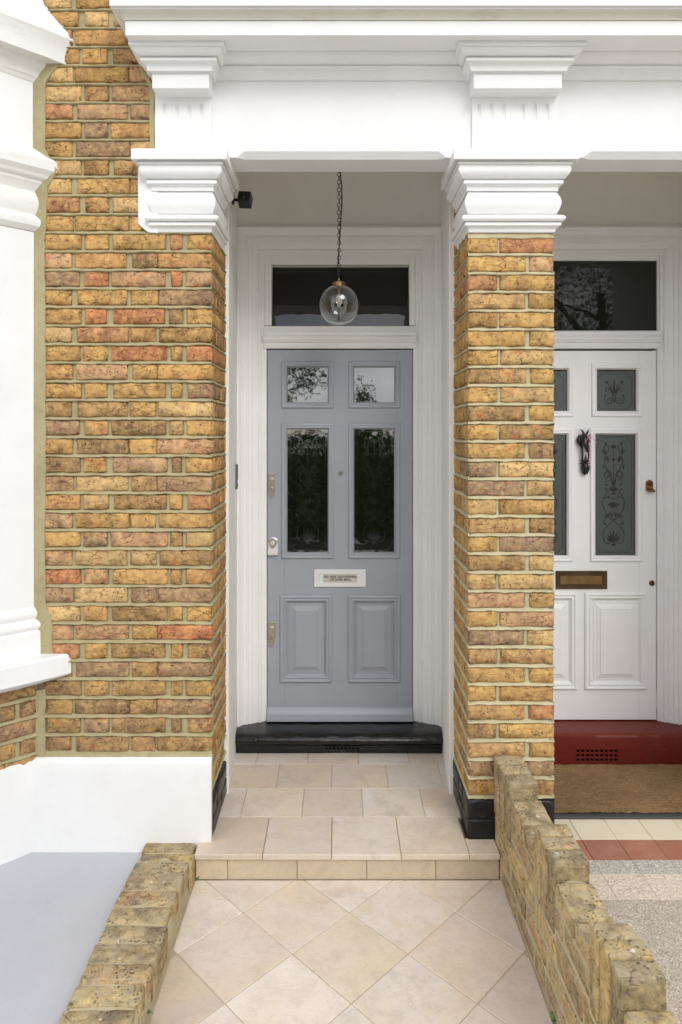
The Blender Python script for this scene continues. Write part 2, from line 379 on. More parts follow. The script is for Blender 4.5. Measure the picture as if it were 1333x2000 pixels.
# ------------------------------------------------------------------ bricks
def rough_box(l, h, d, seed, jit=.0030, rad=.0034, nx=6, nz=3, ny=3, wave=.0032):
    """a hand-made brick: x centred, z centred, front face at y = 0 looking towards -y"""
    r = random.Random(seed)
    def lines(L, n, e=.005):
        e = min(e, L * .2)
        return [0, e] + [e + (L - 2 * e) * i / n for i in range(1, n)] + [L - e, L]
    xs, ys, zs = lines(l, max(1, nx)), lines(d, max(1, ny)), lines(h, max(1, nz))
    X, Y, Z = len(xs) - 1, len(ys) - 1, len(zs) - 1
    idx = {}; vs = []; fs = []
    ox = r.random() * 50
    def V(i, j, k):
        if (i, j, k) in idx: return idx[(i, j, k)]
        p = Vector((xs[i] - l / 2, ys[j], zs[k] - h / 2))
        ex = (i in (0, X)) + (j in (0, Y)) + (k in (0, Z))
        nv = noise.noise_vector(Vector((p.x * 28 + ox, p.y * 28 + ox * .7, p.z * 40)))
        nv2 = noise.noise_vector(Vector((p.x * 90 + ox, p.y * 90, p.z * 90 + ox)))
        q = p.copy()
        inn = Vector((0, 0, 0))
        if i == 0: inn.x += 1
        if i == X: inn.x -= 1
        if j == 0: inn.y += 1
        if j == Y: inn.y -= 1
        if k == 0: inn.z += 1
        if k == Z: inn.z -= 1
        if ex >= 2:
            q += inn * rad * (.45 + 1.1 * abs(nv2.x) + (1.8 if r.random() < .07 else 0))
        q += Vector((nv.x * wave * .9, nv.y * wave, nv.z * wave)) + nv2 * jit * .8
        idx[(i, j, k)] = len(vs); vs.append(q); return idx[(i, j, k)]
    for i in range(X):
        for k in range(Z):
            fs.append((V(i, 0, k), V(i + 1, 0, k), V(i + 1, 0, k + 1), V(i, 0, k + 1)))
            fs.append((V(i, Y, k), V(i, Y, k + 1), V(i + 1, Y, k + 1), V(i + 1, Y, k)))
    for i in range(X):
        for j in range(Y):
            fs.append((V(i, j, 0), V(i, j + 1, 0), V(i + 1, j + 1, 0), V(i + 1, j, 0)))
            fs.append((V(i, j, Z), V(i + 1, j, Z), V(i + 1, j + 1, Z), V(i, j + 1, Z)))
    for j in range(Y):
        for k in range(Z):
            fs.append((V(0, j, k), V(0, j, k + 1), V(0, j + 1, k + 1), V(0, j + 1, k)))
            fs.append((V(X, j, k), V(X, j + 1, k), V(X, j + 1, k + 1), V(X, j, k + 1)))
    return vs, fs
_bm = {}
def brick_mesh(l, h, d, mat, variant, **kw):
    key = (round(l, 3), round(h, 3), round(d, 3), mat.name, variant)
    if key not in _bm:
        vs, fs = rough_box(l, h, d, hash(key[:3]) % 9999 + variant * 131, nx=max(2, int(l / .022)), nz=max(2, int(h / .022)), ny=max(1, int(d / .05)), **kw)
        me = bpy.data.meshes.new('brick'); me.from_pydata(vs, [], fs); me.materials.append(mat)
        for p in me.polygons: p.use_smooth = True
        _bm[key] = me
    return _bm[key]
PAL = [((202, 158, 94), 20), ((190, 146, 84), 18), ((200, 146, 92), 13), ((216, 182, 128), 14), ((196, 152, 120), 9), ((178, 118, 88), 4),
       ((152, 118, 80), 10), ((194, 108, 78), 4), ((150, 122, 106), 8), ((124, 98, 74), 5), ((174, 140, 116), 6)]
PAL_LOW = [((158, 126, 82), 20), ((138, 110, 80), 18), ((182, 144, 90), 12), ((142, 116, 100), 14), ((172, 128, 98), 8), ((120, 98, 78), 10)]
PAL_R = [((204, 164, 98), 20), ((192, 150, 86), 18), ((198, 158, 108), 16), ((214, 180, 124), 12), ((182, 142, 116), 10), ((158, 126, 86), 12), ((188, 120, 92), 4), ((130, 112, 100), 6)]
PAL_OLD = [((196, 174, 128), 20), ((184, 160, 116), 16), ((204, 176, 118), 14), ((172, 152, 122), 12), ((154, 130, 98), 9), ((196, 160, 120), 6)]
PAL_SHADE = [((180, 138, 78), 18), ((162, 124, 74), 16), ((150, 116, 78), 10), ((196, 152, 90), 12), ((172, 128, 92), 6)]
def pick(pal, r=rnd):
    t = r.random() * sum(w for _, w in pal)
    for c, w in pal:
        t -= w
        if t <= 0: break
    k = 1.04 * (.72 + .40 * r.random())
    return lin(*c, k)
def put_brick(parent, c, l, h, d, rotz=0.0, pal=PAL, mat='brick', name='brick', roll=0.0, col=None):
    """c: the middle of the front face"""
    me = brick_mesh(l, h, d, M[mat], rnd.randrange(6))
    o = link(name, me, None, c, (0, math.pi if rnd.random() < .5 else 0, 0))
    R = Matrix.Rotation(rotz, 4, 'Z') @ Matrix.Rotation(roll + (math.pi if rnd.random() < .5 else 0), 4, 'Y')
    o.rotation_euler = R.to_euler()
    o.color = col or pick(pal)
    o.parent = parent
    pl = Vector(); pr = parent
    while pr is not None: pl += Vector(pr.location); pr = pr.parent
    o.location = Vector(c) - pl
    return o

def bed_strip(mb, a, b, n, z0, z1, step=.014, proud=.0030, rec=.0085, seed=0):
    """a weather-struck bed joint from a to b (xy), outward normal n, between heights z0 and z1"""
    a, b, n = Vector((*a, 0)), Vector((*b, 0)), Vector((*n, 0)); L = (b - a).length; m = max(2, int(L / step)); rows = []
    for i in range(m + 1):
        p = a + (b - a) * i / m
        w = lambda s, k: noise.noise(Vector((p.x * 22 + s, p.y * 22 + k, z0 * 31 + seed))) 
        w2 = lambda s: noise.noise(Vector((p.x * 95 + s, p.y * 95, z0 * 57 + seed)))
        zt = z1 + .0034 * w(0, 3) + .0022 * w2(1); zb = z0 + .0036 * w(9, 1) + .0024 * w2(4); o1 = .0018 * w(5, 7)
        rows.append([p - n * (rec + .012) + Vector((0, 0, zt + .001)), p - n * (rec - .001 + o1) + Vector((0, 0, zt)),
                     p - n * (rec * .55 + o1) + Vector((0, 0, zt - (zt - zb) * .18)),
                     p + n * (proud + o1) + Vector((0, 0, zb + .0030)), p + n * (proud * .2 + o1) + Vector((0, 0, zb)),
                     p - n * (rec + .012) + Vector((0, 0, zb - .001))])
    mb.rows(rows)
def perp(mb, a, b, n, z0, z1, rec=.0085):
    """the mortar of a vertical joint between a and b (xy) on a face with outward normal n"""
    a, b, n = Vector((*a, 0)), Vector((*b, 0)), Vector((*n, 0)); t = (b - a).normalized()
    a, b = a + t * .0008, b - t * .0008; rows = []
    for i in range(6):
        z = z0 + (z1 - z0) * i / 5; w = lambda k: noise.noise(Vector((a.x * 70 + a.y * 70 + k, z * 70, k * 3.1)))
        p, q, m = a + t * .0022 * w(1), b + t * .0022 * w(2), (a + b) / 2
        up = Vector((0, 0, z)); r = rec + .002 * w(5)
        rows.append([p - n * .022 + up, p - n * (r + .0015) + up, m - n * (r - .0008 + .001 * w(3)) + up, q - n * (r + .0015) + up, q - n * .022 + up])
    mb.rows(rows)
def wavy_plane(mb, a, b, n, z0, z1, rec, step=.03):
    a, b, n = Vector((*a, 0)), Vector((*b, 0)), Vector((*n, 0)); m = max(1, int((b - a).length / step)); k = max(1, int((z1 - z0) / step)); rows = []
    for j in range(k + 1):
        z = z0 + (z1 - z0) * j / k; row = []
        for i in range(m + 1):
            p = a + (b - a) * i / m
            row.append(p - n * (rec + .002 * noise.noise(Vector((p.x * 30, p.y * 30, z * 30)))) + Vector((0, 0, z)))
        rows.append(row)
    mb.rows(rows)

YW = 2.84                                    # the front plane of the house wall
KX = YW / F                                  # metres for one pixel on that plane
BH = .061                                    # visible height of a brick
# ================================================================== SETTING
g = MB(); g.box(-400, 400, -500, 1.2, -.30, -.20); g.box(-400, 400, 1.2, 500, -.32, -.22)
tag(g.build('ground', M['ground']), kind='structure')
g = MB(); n_ = 30
g = MB(); g.box(-6, -.775, -1.2, 3.6, -.19, -.041)
tag(g.build('yard_floor', M['yard'], bevel=.004), kind='structure')

# ---- garden path of diagonal sandstone slabs
path = empty('garden_path', (0, 2.2, -.11), kind='structure')
XL, XR, YB = -.578, .655, 2.752
def clip(poly, f):
    out = []
    for i in range(len(poly)):
        p, q = poly[i], poly[(i + 1) % len(poly)]; a, b_ = f(p), f(q)
        if a >= 0: out.append(p)
        if a * b_ < 0:
            t = a / (a - b_); out.append((p[0] + (q[0] - p[0]) * t, p[1] + (q[1] - p[1]) * t))
    return out
def slab(poly, zt, th, parent, col, name='tile', mat='stone', jit=.0012, bev=.0022):
    mb = MB(); mb.prism(poly, 'z', zt - th, zt + 0)
    o = mb.build(name, M[mat], parent, bevel=bev)
    o.color = col; return o
SAND = [((218, 208, 198), 20), ((213, 200, 188), 14), ((216, 209, 202), 16), ((202, 187, 174), 8), ((217, 204, 186), 11)]
def sandcol(k=1.06):
    t = rnd.random() * 68
    for c, w in SAND:
        t -= w
        if t <= 0: break
    return lin(*c, k * (.88 + .15 * rnd.random()))
hx, hy, g2 = .1995, .2055, .0016
for i in range(-4, 5):
    for j in range(-9, 6):
        if (i + j) % 2: continue
        cx_, cy_ = .0395 + i * hx + 0, 2.3595 + j * hy
        e = .0022
        poly = [(cx_ - hx + e, cy_), (cx_, cy_ - hy + e), (cx_ + hx - e, cy_), (cx_, cy_ + hy - e)]
        for f in (lambda p: p[0] - XL, lambda p: XR - p[0], lambda p: YB - .004 - p[1], lambda p: p[1] - .62):
            poly = clip(poly, f)
            if len(poly) < 3: break
        if len(poly) < 3: continue
        A = abs(sum(poly[k][0] * poly[(k + 1) % len(poly)][1] - poly[(k + 1) % len(poly)][0] * poly[k][1] for k in range(len(poly)))) / 2
        if A < .0012: continue
        slab(poly, -.110 + rnd.uniform(-.0006, .0006), .03, path, sandcol())
g = MB(); g.box(XL - .02, XR + .03, .60, YB + .05, -.16, -.1135); g.build('grout_bed', M['grout'], path)

# ---- porch floor: rows of sandstone slabs, nosing slabs and riser
porch = empty('porch_floor', (0, 3.1, -.05), kind='structure')
e = .0015
def row(xs, y0, y1, zt=0.0, th=.025, k=.92):
    for a, b_ in zip(xs[:-1], xs[1:]):
        slab([(a + e, y0 + e), (b_ - e, y0 + e), (b_ - e, y1 - e), (a + e, y1 - e)], zt + rnd.uniform(-.0004, .0004), th, porch, sandcol(k), bev=.0015)
row([-.56, -.4275, -.162, .102, .364, .57], 3.488, 3.66, k=.99)
row([-.56, -.30, -.034, .238, .504, .56], 3.25, 3.488, k=.97)
row([-.545, -.435, -.1637, .108, .3826], 3.006, 3.25, k=1.02)
for a_, b_ in ((3.006, 3.085), (3.085, 3.25)):
    row([.3826, .55], a_, b_, k=1.02)
for a, b_, yb in ((-.5796, -.3055, 3.006), (-.3055, -.0288, 3.006), (-.0288, .2508, 3.006), (.2508, .526, 3.006), (.526, .648, 2.85)):
    slab([(a + .001, 2.736), (b_ - .001, 2.736), (b_ - .001, yb - e), (a + .001, yb - e)], rnd.uniform(-.0005, .0005), .022, porch, sandcol(1.06), 'nosing_slab', bev=.002)
rx = [-.578, -.4485, -.168, .113, .392, .648]
for a, b_ in zip(rx[:-1], rx[1:]):
    mb = MB(); mb.box(a + .0014, b_ - .0014, 2.752, 2.772, -.1095, -.0235)
    o = mb.build('riser_tile', M['stone'], porch, bevel=.0015); o.color = lin(*rnd.choice([(206, 190, 166), (214, 198, 172), (202, 190, 172)]), .9)
g = MB(); g.box(-.575, .645, 2.758, 3.7, -.16, -.0262); g.box(-.56, .56, 3.003, 3.7, -.0262, -.0032); g.build('grout_bed', M['grout'], porch)

# ---- neighbour's tiled porch floor and aggregate path
nf = empty('neighbour_porch_floor', (1.4, 3.0, -.06), kind='structure')
NZ = -.062
def ntile(x0, x1, y0, y1, col, mat, z=NZ):
    q = .0005 if mat == 'terrazzo' else .0010; mb = MB(); mb.box(x0 + q, x1 - q, y0 + q, y1 - q, z - .015, z + rnd.uniform(-.0004, .0004))
    o = mb.build('tile', M[mat], nf, bevel=.0006); o.color = col
tp = .1555
for i in range(-2, 6):
    x0 = 1.047 + i * tp
    for r_, (y0, y1) in enumerate(((3.555, 3.70), (3.40, 3.555), (3.245, 3.40), (3.09, 3.245), (2.942, 3.09))):
        ntile(x0, x0 + tp, y0, y1, lin(232, 222, 196, .92 * rnd.uniform(.96, 1.03)), 'tile')
    ntile(x0, x0 + tp, 2.802, 2.942, lin(164, 104, 82, rnd.uniform(.88, 1.0)), 'tile')
    ntile(x0, x0 + tp, 2.715, 2.802, lin(170, 164, 154), 'terrazzo')
    ntile(x0, x0 + tp, 2.562, 2.715, lin(206, 190, 172), 'terrazzo')
g = MB(); g.box(.70, 2.0, 2.55, 3.72, -.11, NZ - .0035); g.build('grout_bed', mat_mortar('red_grout', lin(140, 96, 76)), nf)
g = MB()
nx_, ny_ = 60, 90; rows = []
for j in range(ny_ + 1):
    rows.append([(.66 + 1.9 * i / nx_, -.8 + 3.36 * j / ny_, NZ - .001 + .004 * noise.noise(Vector((i * .35, j * .35, 3)))) for i in range(nx_ + 1)])
g.rows(rows); tag(g.build('neighbour_path', M['aggregate'], smooth=60), kind='structure')

# ================================================================== LEFT BRICK WALL
ZW0, PITCH = 2.489, .0775
wall = empty('brick_wall', (-.9, YW, 0), 'tall yellow stock brick wall and corner pier left of the grey door', 'wall')
XE = PX(413.5, YW)                           # the inner corner of the left pier
mort = MB()
wavy_plane(mort, (-1.35, YW), (XE - .004, YW), (0, -1), .30, 3.62, .0150)
wavy_plane(mort, (XE, YW + .004), (XE, 3.24), (1, 0), -.02, 3.2, .0150)
A_ = [(90, 154), (166, 208), (220, 323), (334, 355), (368, 413.5)]
B_ = [(90, 139), (150, 248), (257, 304), (312, 413.5)]
for k in range(-15, 28):
    zc = ZW0 - PITCH * k + rnd.uniform(-.0012, .0012)
    A = k % 2 == 0
    spans = A_ if A else B_
    right_lim = 413.5; last = None
    if k < 0: right_lim = 300 if k < -4 else 268
    for n_i, (a, b_) in enumerate(spans):
        corner = b_ == 413.5
        j1, j2 = (rnd.uniform(-3, 3) if n_i else -6), (0 if corner else rnd.uniform(-3, 3))
        a2, b2 = a + j1 - (1.3 if n_i else 0), b_ + j2 + (0 if corner else 1.3)
        if k >= 25 and n_i == 0: a2 = 92
        if corner and k < 0: continue
        if a2 > right_lim - 8: continue
        if b2 > right_lim + 14: b2 = right_lim + 8
        l = round((b2 - a2) * KX / .004) * .004
        d = (.098 if (not A) else .213) if corner else .09
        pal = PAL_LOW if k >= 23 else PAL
        xc = (a2 + b2) / 2
        if corner: xc = 413.5 - l / KX / 2
        if corner: l += .004; xc -= .002 / KX
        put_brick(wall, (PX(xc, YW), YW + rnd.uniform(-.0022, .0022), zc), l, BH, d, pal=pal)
        x_l, x_r = PX(xc, YW) - l / 2, PX(xc, YW) + l / 2
        if last is not None: perp(mort, (last, YW), (x_l, YW), (0, -1), zc - PITCH / 2, zc + PITCH / 2)
        last = x_r
    # returns into the porch
    if k >= 0:
        r0 = YW + (.213 if A else .098) + .012
        for (s0, s1) in ([(r0, 3.215)] if A else [(r0, r0 + .205), (r0 + .217, 3.225)]):
            l = round((s1 - s0) / .004) * .004
            if l < .02: continue
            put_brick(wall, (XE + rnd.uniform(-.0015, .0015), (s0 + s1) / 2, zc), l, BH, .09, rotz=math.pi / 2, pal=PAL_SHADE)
            perp(mort, (XE, s0 - .012), (XE, s0), (1, 0), zc - PITCH / 2, zc + PITCH / 2)
    zj = ZW0 - PITCH * (k + .5)
    if k < 27:
        bed_strip(mort, (-1.35, YW), (XE + .001 if k >= -1 else PX(300, YW), YW), (0, -1), zj - .0070, zj + .0070, seed=k)
        if k >= -1: bed_strip(mort, (XE, YW - .001), (XE, 3.235), (1, 0), zj - .0070, zj + .0070, seed=k + 50)
    else:
        bed_strip(mort, (-1.3, YW), (XE + .001, YW), (0, -1), zj - .016, zj + .0102, seed=k)
for k in range(28, 30):                       # two more courses on the return, above the black base
    zc = ZW0 - PITCH * k
    if k % 2 == 0: ss = [(YW + .004, YW + .213), (YW + .225, 3.215)]
    else: ss = [(YW + .004, YW + .098), (YW + .11, YW + .315)]
    for s0, s1 in ss:
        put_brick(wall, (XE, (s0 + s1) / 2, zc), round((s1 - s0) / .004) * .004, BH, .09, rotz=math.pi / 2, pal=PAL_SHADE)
    bed_strip(mort, (XE, YW), (XE, 3.235), (1, 0), zc - PITCH / 2 - .0070, zc - PITCH / 2 + .0070, seed=k)
mort.build('mortar', M['mortar'], wall, smooth=50)
# black painted base of the return
for zc, ss in ((.118, ((YW + .002, YW + .10), (YW + .108, 3.22))), (.042, ((YW + .002, YW + .21), (YW + .218, 3.22)))):
    for s0, s1 in ss: put_brick(wall, (XE + .004, (s0 + s1) / 2, zc), round((s1 - s0) / .004) * .004, .072, .09, rotz=math.pi / 2, mat='blackbrick', name='painted_brick')
# cement fillets where white stucco meets the brick
def fillet(px, name, parent, y0=YW - .0045, y1=YW + .01, mat='mortar', jit=1.2):
    pts = []
    for i in range(len(px)):
        a, b_ = px[i], px[(i + 1) % len(px)]; n = max(1, int(math.hypot(b_[0] - a[0], b_[1] - a[1]) / 14))
        for t in range(n):
            q = (a[0] + (b_[0] - a[0]) * t / n + rnd.uniform(-jit, jit), a[1] + (b_[1] - a[1]) * t / n + rnd.uniform(-jit, jit) * .5)
            pts.append((PX(q[0], YW), PZ(q[1], YW)))
    mb = MB(); mb.prism(pts, 'y', y0, y1); return mb.build(name, M[mat], parent, bevel=.0015)
fillet([(40, 120), (118, 124), (104, 140), (89, 162), (88, 290), (112, 330), (106, 346), (94, 366), (92, 400), (91, 432), (88, 470), (89, 700), (90, 900), (88, 1100), (90, 1180), (98, 1200), (103, 1225), (103, 1292), (40, 1300)], 'cement_fillet', wall)
fillet([(270, 132), (283, 140), (296, 160), (302, 170), (303, 300), (293, 302), (293, 172), (282, 152)], 'cement_fillet', wall)
fillet([(66, 1350), (88, 1346), (90, 1484), (66, 1488)], 'cement_fillet', wall, jit=1.6)
# white painted plinth
PZ1 = .341
mb = MB(); prof = [(YW + .02, PZ1 + .006), (YW - .004, PZ1 + .003), (YW - .018, PZ1 - .006), (YW - .020, PZ1 - .018)]
rows = []
xs = [-1.30 + (XE + .002 + 1.30) * i / 60 for i in range(61)]
for x in xs:
    w = .0016 * noise.noise(Vector((x * 14, 0, 1)))
    bot = -.050 + (.044 if x > -.585 else 0) + .003 * noise.noise(Vector((x * 20, 5, 1)))
    col_ = [(x, y + w, z + w) for y, z in prof]
    for t in range(1, 9): col_.append((x, YW - .020 + .0025 * noise.noise(Vector((x * 9, t * .7, 4))), (PZ1 - .018) * (1 - t / 8) + bot * t / 8))
    rows.append(col_)
rows.append([(XE + .002, YW + .004, r[2]) for r in rows[-1]])
mb.rows(rows); mb.build('plinth', M['white'], wall, smooth=50)

# ================================================================== RIGHT BRICK PIER
pier = empty('brick_pier', (.72, YW, 0), 'narrow yellow brick pier between the grey door and the white door', 'pier')
XA, XB = PX(915.5, YW), PX(1083, YW)
RZ0, RP = 2.475, .0779
mort = MB()
wavy_plane(mort, (XA + .004, YW), (XB - .003, YW), (0, -1), -.04, 2.53, .0150)
wavy_plane(mort, (XA, 3.24), (XA, YW + .004), (-1, 0), -.04, 2.8, .0150)
wavy_plane(mort, (XB, YW + .004), (XB, 3.24), (1, 0), -.08, 2.8, .0150)
for k in range(-3, 30):
    zc = RZ0 - RP * k; A = k % 2 == 0
    lw = (PX(969.5, YW) if A else PX(1024, YW))
    rw = (PX(980, YW) if A else PX(1037, YW))
    j = rnd.uniform(-.005, .005)
    if k >= 0:
        l1 = round((lw + j - XA) / .004) * .004 + .004; l2 = round((XB - rw - j) / .004) * .004 + .004
        perp(mort, (XA + l1, YW), (XB - l2, YW), (0, -1), zc - RP / 2, zc + RP / 2)
        put_brick(pier, (XA + l1 / 2, YW + rnd.uniform(-.0012, .0012), zc), l1, BH, .21 if A else .098, pal=PAL_R)
        if k == 10:
            put_brick(pier, (XB - l2 / 2, YW, zc), l2, BH, .21, pal=PAL_R)
        else:
            put_brick(pier, (XB - l2 / 2 + rnd.uniform(-.002, .002), YW + rnd.uniform(-.0012, .0012), zc), l2, BH, .098 if A else .21, pal=PAL_R)
    r0 = YW + (.21 if A else .098) + .012
    if k < 0: r0 = YW + .02
    for (s0, s1) in ([(r0, 3.215)] if A else [(r0, r0 + .205), (r0 + .217, 3.225)]):
        l = round((min(s1, 3.225) - s0) / .004) * .004
        if l < .02: continue
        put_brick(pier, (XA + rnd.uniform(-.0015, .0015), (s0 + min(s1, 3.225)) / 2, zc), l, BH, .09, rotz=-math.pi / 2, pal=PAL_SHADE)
        perp(mort, (XA, s0), (XA, s0 - .012), (-1, 0), zc - RP / 2, zc + RP / 2)
    zj = RZ0 - RP * (k + .5)
    if k >= -1:
        hh = .0072 if k >= 0 else .013
        bed_strip(mort, (XA - .001, YW), (XB + .001, YW), (0, -1), zj - hh, zj + hh, seed=k + 200)
    bed_strip(mort, (XA, 3.235), (XA, YW - .001), (-1, 0), zj - .0072, zj + .0072, seed=k + 300)
    if k >= -1: bed_strip(mort, (XB, YW - .001), (XB, 3.235), (1, 0), zj - .0072, zj + .0072, seed=k + 400)
mort.build('mortar', M['mortar_pale'], pier, smooth=50)
for zc, (l1, l2) in ((.128, (.165, .180)), (.045, (.165, .185))):
    put_brick(pier, (XA - .003 + l1 / 2, YW - .004, zc), l1, .074, .12, mat='blackbrick', name='painted_brick')
    put_brick(pier, (XB + .002 - l2 / 2, YW - .004, zc - .01), l2, .085, .12, mat='blackbrick', name='painted_brick')
    for s0, s1 in ((YW + .118, YW + .21), (YW + .218, 3.22)):
        put_brick(pier, (XA - .004, (s0 + s1) / 2, zc), round((s1 - s0) / .004) * .004, .074, .09, rotz=-math.pi / 2, mat='blackbrick', name='painted_brick')
g = MB(); g.box(XA - .001, XB + .001, YW - .001, 3.2, -.09, .17); g.build('painted_base', M['blackbrick'], pier)

# ================================================================== PORCH STUCCO: capitals, entablature, beam
def wrap(mb, x0, x1, yf, prof, ybl, ybr):
    """a mitred moulding round the left, front and right of a block; prof: (projection, z) from bottom to top"""
    rows = [[(x0 - p, ybl, z), (x0 - p, yf - p, z), (x1 + p, yf - p, z), (x1 + p, ybr, z)] for p, z in prof]
    n0 = len(mb.v); mb.rows(rows); m = len(rows)
    mb.f.append((n0, n0 + 1, n0 + 2, n0 + 3)); t = n0 + 4 * (m - 1); mb.f.append((t + 3, t + 2, t + 1, t))
    # ends
    for s, (xc, yb) in enumerate(((x0, ybl), (x1, ybr))):
        c = len(mb.v); mb.v += [(xc, yb, prof[0][1]), (xc, yb, prof[-1][1])]
        mb.f.append(tuple([n0 + 4 * i + 3 * s for i in range(m)] + [c + 1, c]))
def arc(p0, z0, p1, z1, bulge, n=6):
    n = max(n, 12)
    """a curved moulding member between two profile points; bulge > 0 swells outwards"""
    out = []
    for i in range(n + 1):
        t = i / n; s = math.sin(math.pi * t)
        dx, dz = p1 - p0, z1 - z0; L = math.hypot(dx, dz)
        out.append((p0 + dx * t + dz / L * bulge * s, z0 + dz * t - dx / L * bulge * s))
    return out
def cz(y, p): return PZ(y, YW - p)
cap_prof = ([(.002, cz(454, 0)), (.004, cz(453, .004))] + arc(.006, cz(451, .006), .018, cz(441, .018), -.004, 5) + [(.024, cz(439.5, .024)), (.024, cz(433.5, .024)), (.018, cz(433, .018)), (.018, cz(431.5, .018)), (.030, cz(431, .03))]
            + arc(.032, cz(430.5, .032), .032, cz(420, .032), .007, 6) + [(.028, cz(419.5, .028)), (.004, cz(418.5, .004)), (.004, cz(417.5, .004))] + arc(.010, cz(417, .01), .010, cz(376, .010), .015, 14)
            + [(.004, cz(375, .004)), (.004, cz(373, .004)), (.014, cz(372.5, .014))] + arc(.015, cz(371, .015), .026, cz(358.5, .026), -.005, 5) + [(.031, cz(357.5, .031)), (.031, cz(352, .031)), (.022, cz(351, .022)), (.022, cz(349, .022))]
            + arc(.034, cz(348, .034), .052, cz(321, .052), .011, 6) + [(.060, cz(319.5, .06)), (.060, cz(315.5, .06)), (.052, cz(314.5, .052)), (.052, cz(312, .052)), (.078, cz(310.5, .078)), (.080, cz(309.5, .08)), (.080, cz(291, .08)), (.076, cz(289.5, .076)), (-.02, cz(289, 0))])
canopy = empty('porch_entablature', (0, YW, 2.84), 'white stucco entablature and beam spanning the brick piers above both doors', 'entablature')
LC0, LC1 = PX(305, YW), XE - .004
mb = MB(); wrap(mb, LC0, LC1, YW, cap_prof, YW + .02, 3.11)
tag(mb.build('capital', M['white'], canopy, smooth=18), 'moulded white capital on the left brick pier')
mb = MB(); wrap(mb, XA + .006, XB - .002, YW, cap_prof, 3.11, 3.11)
tag(mb.build('capital', M['white'], canopy, smooth=18), 'moulded white capital on the pier between the doors')
mb = MB(); pts = [(270, 318), (310, 318), (310, 456), (291, 455), (281, 447), (271, 438)]
mb.prism([(PX(x, YW), PZ(y, YW)) for x, y in pts], 'y', YW - .010, YW + .01); mb.build('backing_block', M['white'], canopy, bevel=.004, seg=2)
# beam with stopped chamfers, and the flat frieze above it
ZS = 2.839; ZF = PZ(295, YW)
def beam(x0, x1, c0, c1, cut_left=True, name='beam'):
    mb = MB(); st = []
    ch = .024
    for x, c in ((x0, 0), (c0 - .034, 0), (c0, ch), (c1, ch), (c1 + .034, 0), (x1, 0)):
        st.append([(x, YW, 3.17), (x, YW, ZS + max(c * 1.1, .0005)), (x, YW + max(c, .0005) * .9, ZS), (x, 2.995, ZS), (x, 2.995, 3.17)])
    mb.rows(st); return mb.build(name, M['white'], canopy, smooth=25)
beam(PX(303, YW) + .0, .72, PX(478, YW), PX(857, YW))
beam(.7202, 2.7, PX(1155, YW), 1.68)
# fluted end panels
def flute_panel(x0, x1, nfl, groups, lab):
    mb = MB(); yp = YW - .012; z0, z1 = cz(292, .01), PZ(178, YW - .03)
    fl = []
    for a, b_ in groups:
        for i in range(b_): fl.append(a + i * .0505)
    R_ = .0088; zt = PZ(206, yp)
    xs = [x0]
    for c in fl:
        for t in range(9): xs.append(c + R_ * -math.cos(math.pi * t / 8))
    xs.append(x1)
    zs = [z0 + (zt - z0) * i / 16 for i in range(17)] + [zt + R_ * math.sin(math.pi / 2 * t / 5) for t in range(1, 6)] + [z1]
    rows = []
    for z in zs:
        rr = []
        for x in xs:
            dp = 0
            for c in fl:
                u = abs(x - c)
                if u <= R_ + 1e-9:
                    if z <= zt: dp = .0085 * math.sqrt(max(0, 1 - (u / R_) ** 2))
                    else:
                        q = (u / R_) ** 2 + ((z - zt) / R_) ** 2; dp = .0085 * math.sqrt(max(0, 1 - q))
                    if z < zt: dp *= max(0, 1 - (zt - z) / (.5 * (zt - z0)))
            rr.append((x, yp + dp, z))
        rows.append(rr)
    # concave top running out to the block above
    for t in range(1, 6):
        a = math.pi / 2 * t / 5; rows.append([(x, yp - .068 * (1 - math.cos(a)), z1 + .034 * math.sin(a)) for x in xs])
    mb.rows(rows)
    for sx in (0, -1):
        idx0 = [len(mb.v)]; mb.v += [(r[sx][0], YW + .01, r[sx][2]) for r in rows]
        n0 = 0
        for i in range(len(rows) - 1):
            j = (len(xs) - 1) if sx else 0
            mb.f.append((i * len(xs) + j, (i + 1) * len(xs) + j, idx0[0] + i + 1, idx0[0] + i))
    return tag(mb.build('fluted_panel', M['white'], canopy, smooth=40), lab)
flute_panel(PX(303, YW - .012), PX(413, YW - .012), 4, [(PX(322, 2.828), 4)], 'fluted frieze panel at the left end')
flute_panel(PX(923, YW - .012), PX(1091, YW - .012), 6, [(PX(937, 2.828), 3), (PX(1022, 2.828), 3)], 'fluted frieze panel above the middle pier')
ZSOF = 3.234
def blk_cornice(x0, x1, lab):
    mb = MB(); YBk = YW - .085
    mb.box(x0, x1, YBk, YW + .02, PZ(172, YBk), PZ(142, YBk) + .004); 
    o = mb.build('frieze_block', M['white'], canopy, bevel=.003, seg=2)
    z = lambda y, p: PZ(y, YBk - p)
    prof = ([(.003, z(142.5, 0)), (.006, z(139, .006)), (.014, z(138, .014))] + arc(.015, z(137, .015), .034, z(118.5, .034), -.006, 5)
            + [(.037, z(117.5, .037)), (.037, z(112, .037)), (.026, z(111, .03)), (.026, z(108.5, .032)), (.042, z(107, .042))] + arc(.044, z(106, .044), .062, z(89, .062), .005, 6)
            + [(.062, z(88, .07)), (.072, z(87, .072)), (.074, z(83, .074)), (.072, z(79.5, .072)), (.060, z(79, .06)), (.060, ZSOF + .004)])
    mb = MB(); wrap(mb, x0, x1, YBk, prof, YW + .02, YW + .02)
    tag(mb.build('block_cornice', M['white'], canopy, smooth=18), lab)
blk_cornice(PX(299.5, 2.774), PX(410, 2.774), 'stepped cornice block at the left end')
blk_cornice(PX(924, 2.774), PX(1096, 2.774), 'stepped cornice block above the middle pier')
mb = MB(); z = lambda y, p: PZ(y, YW - p)
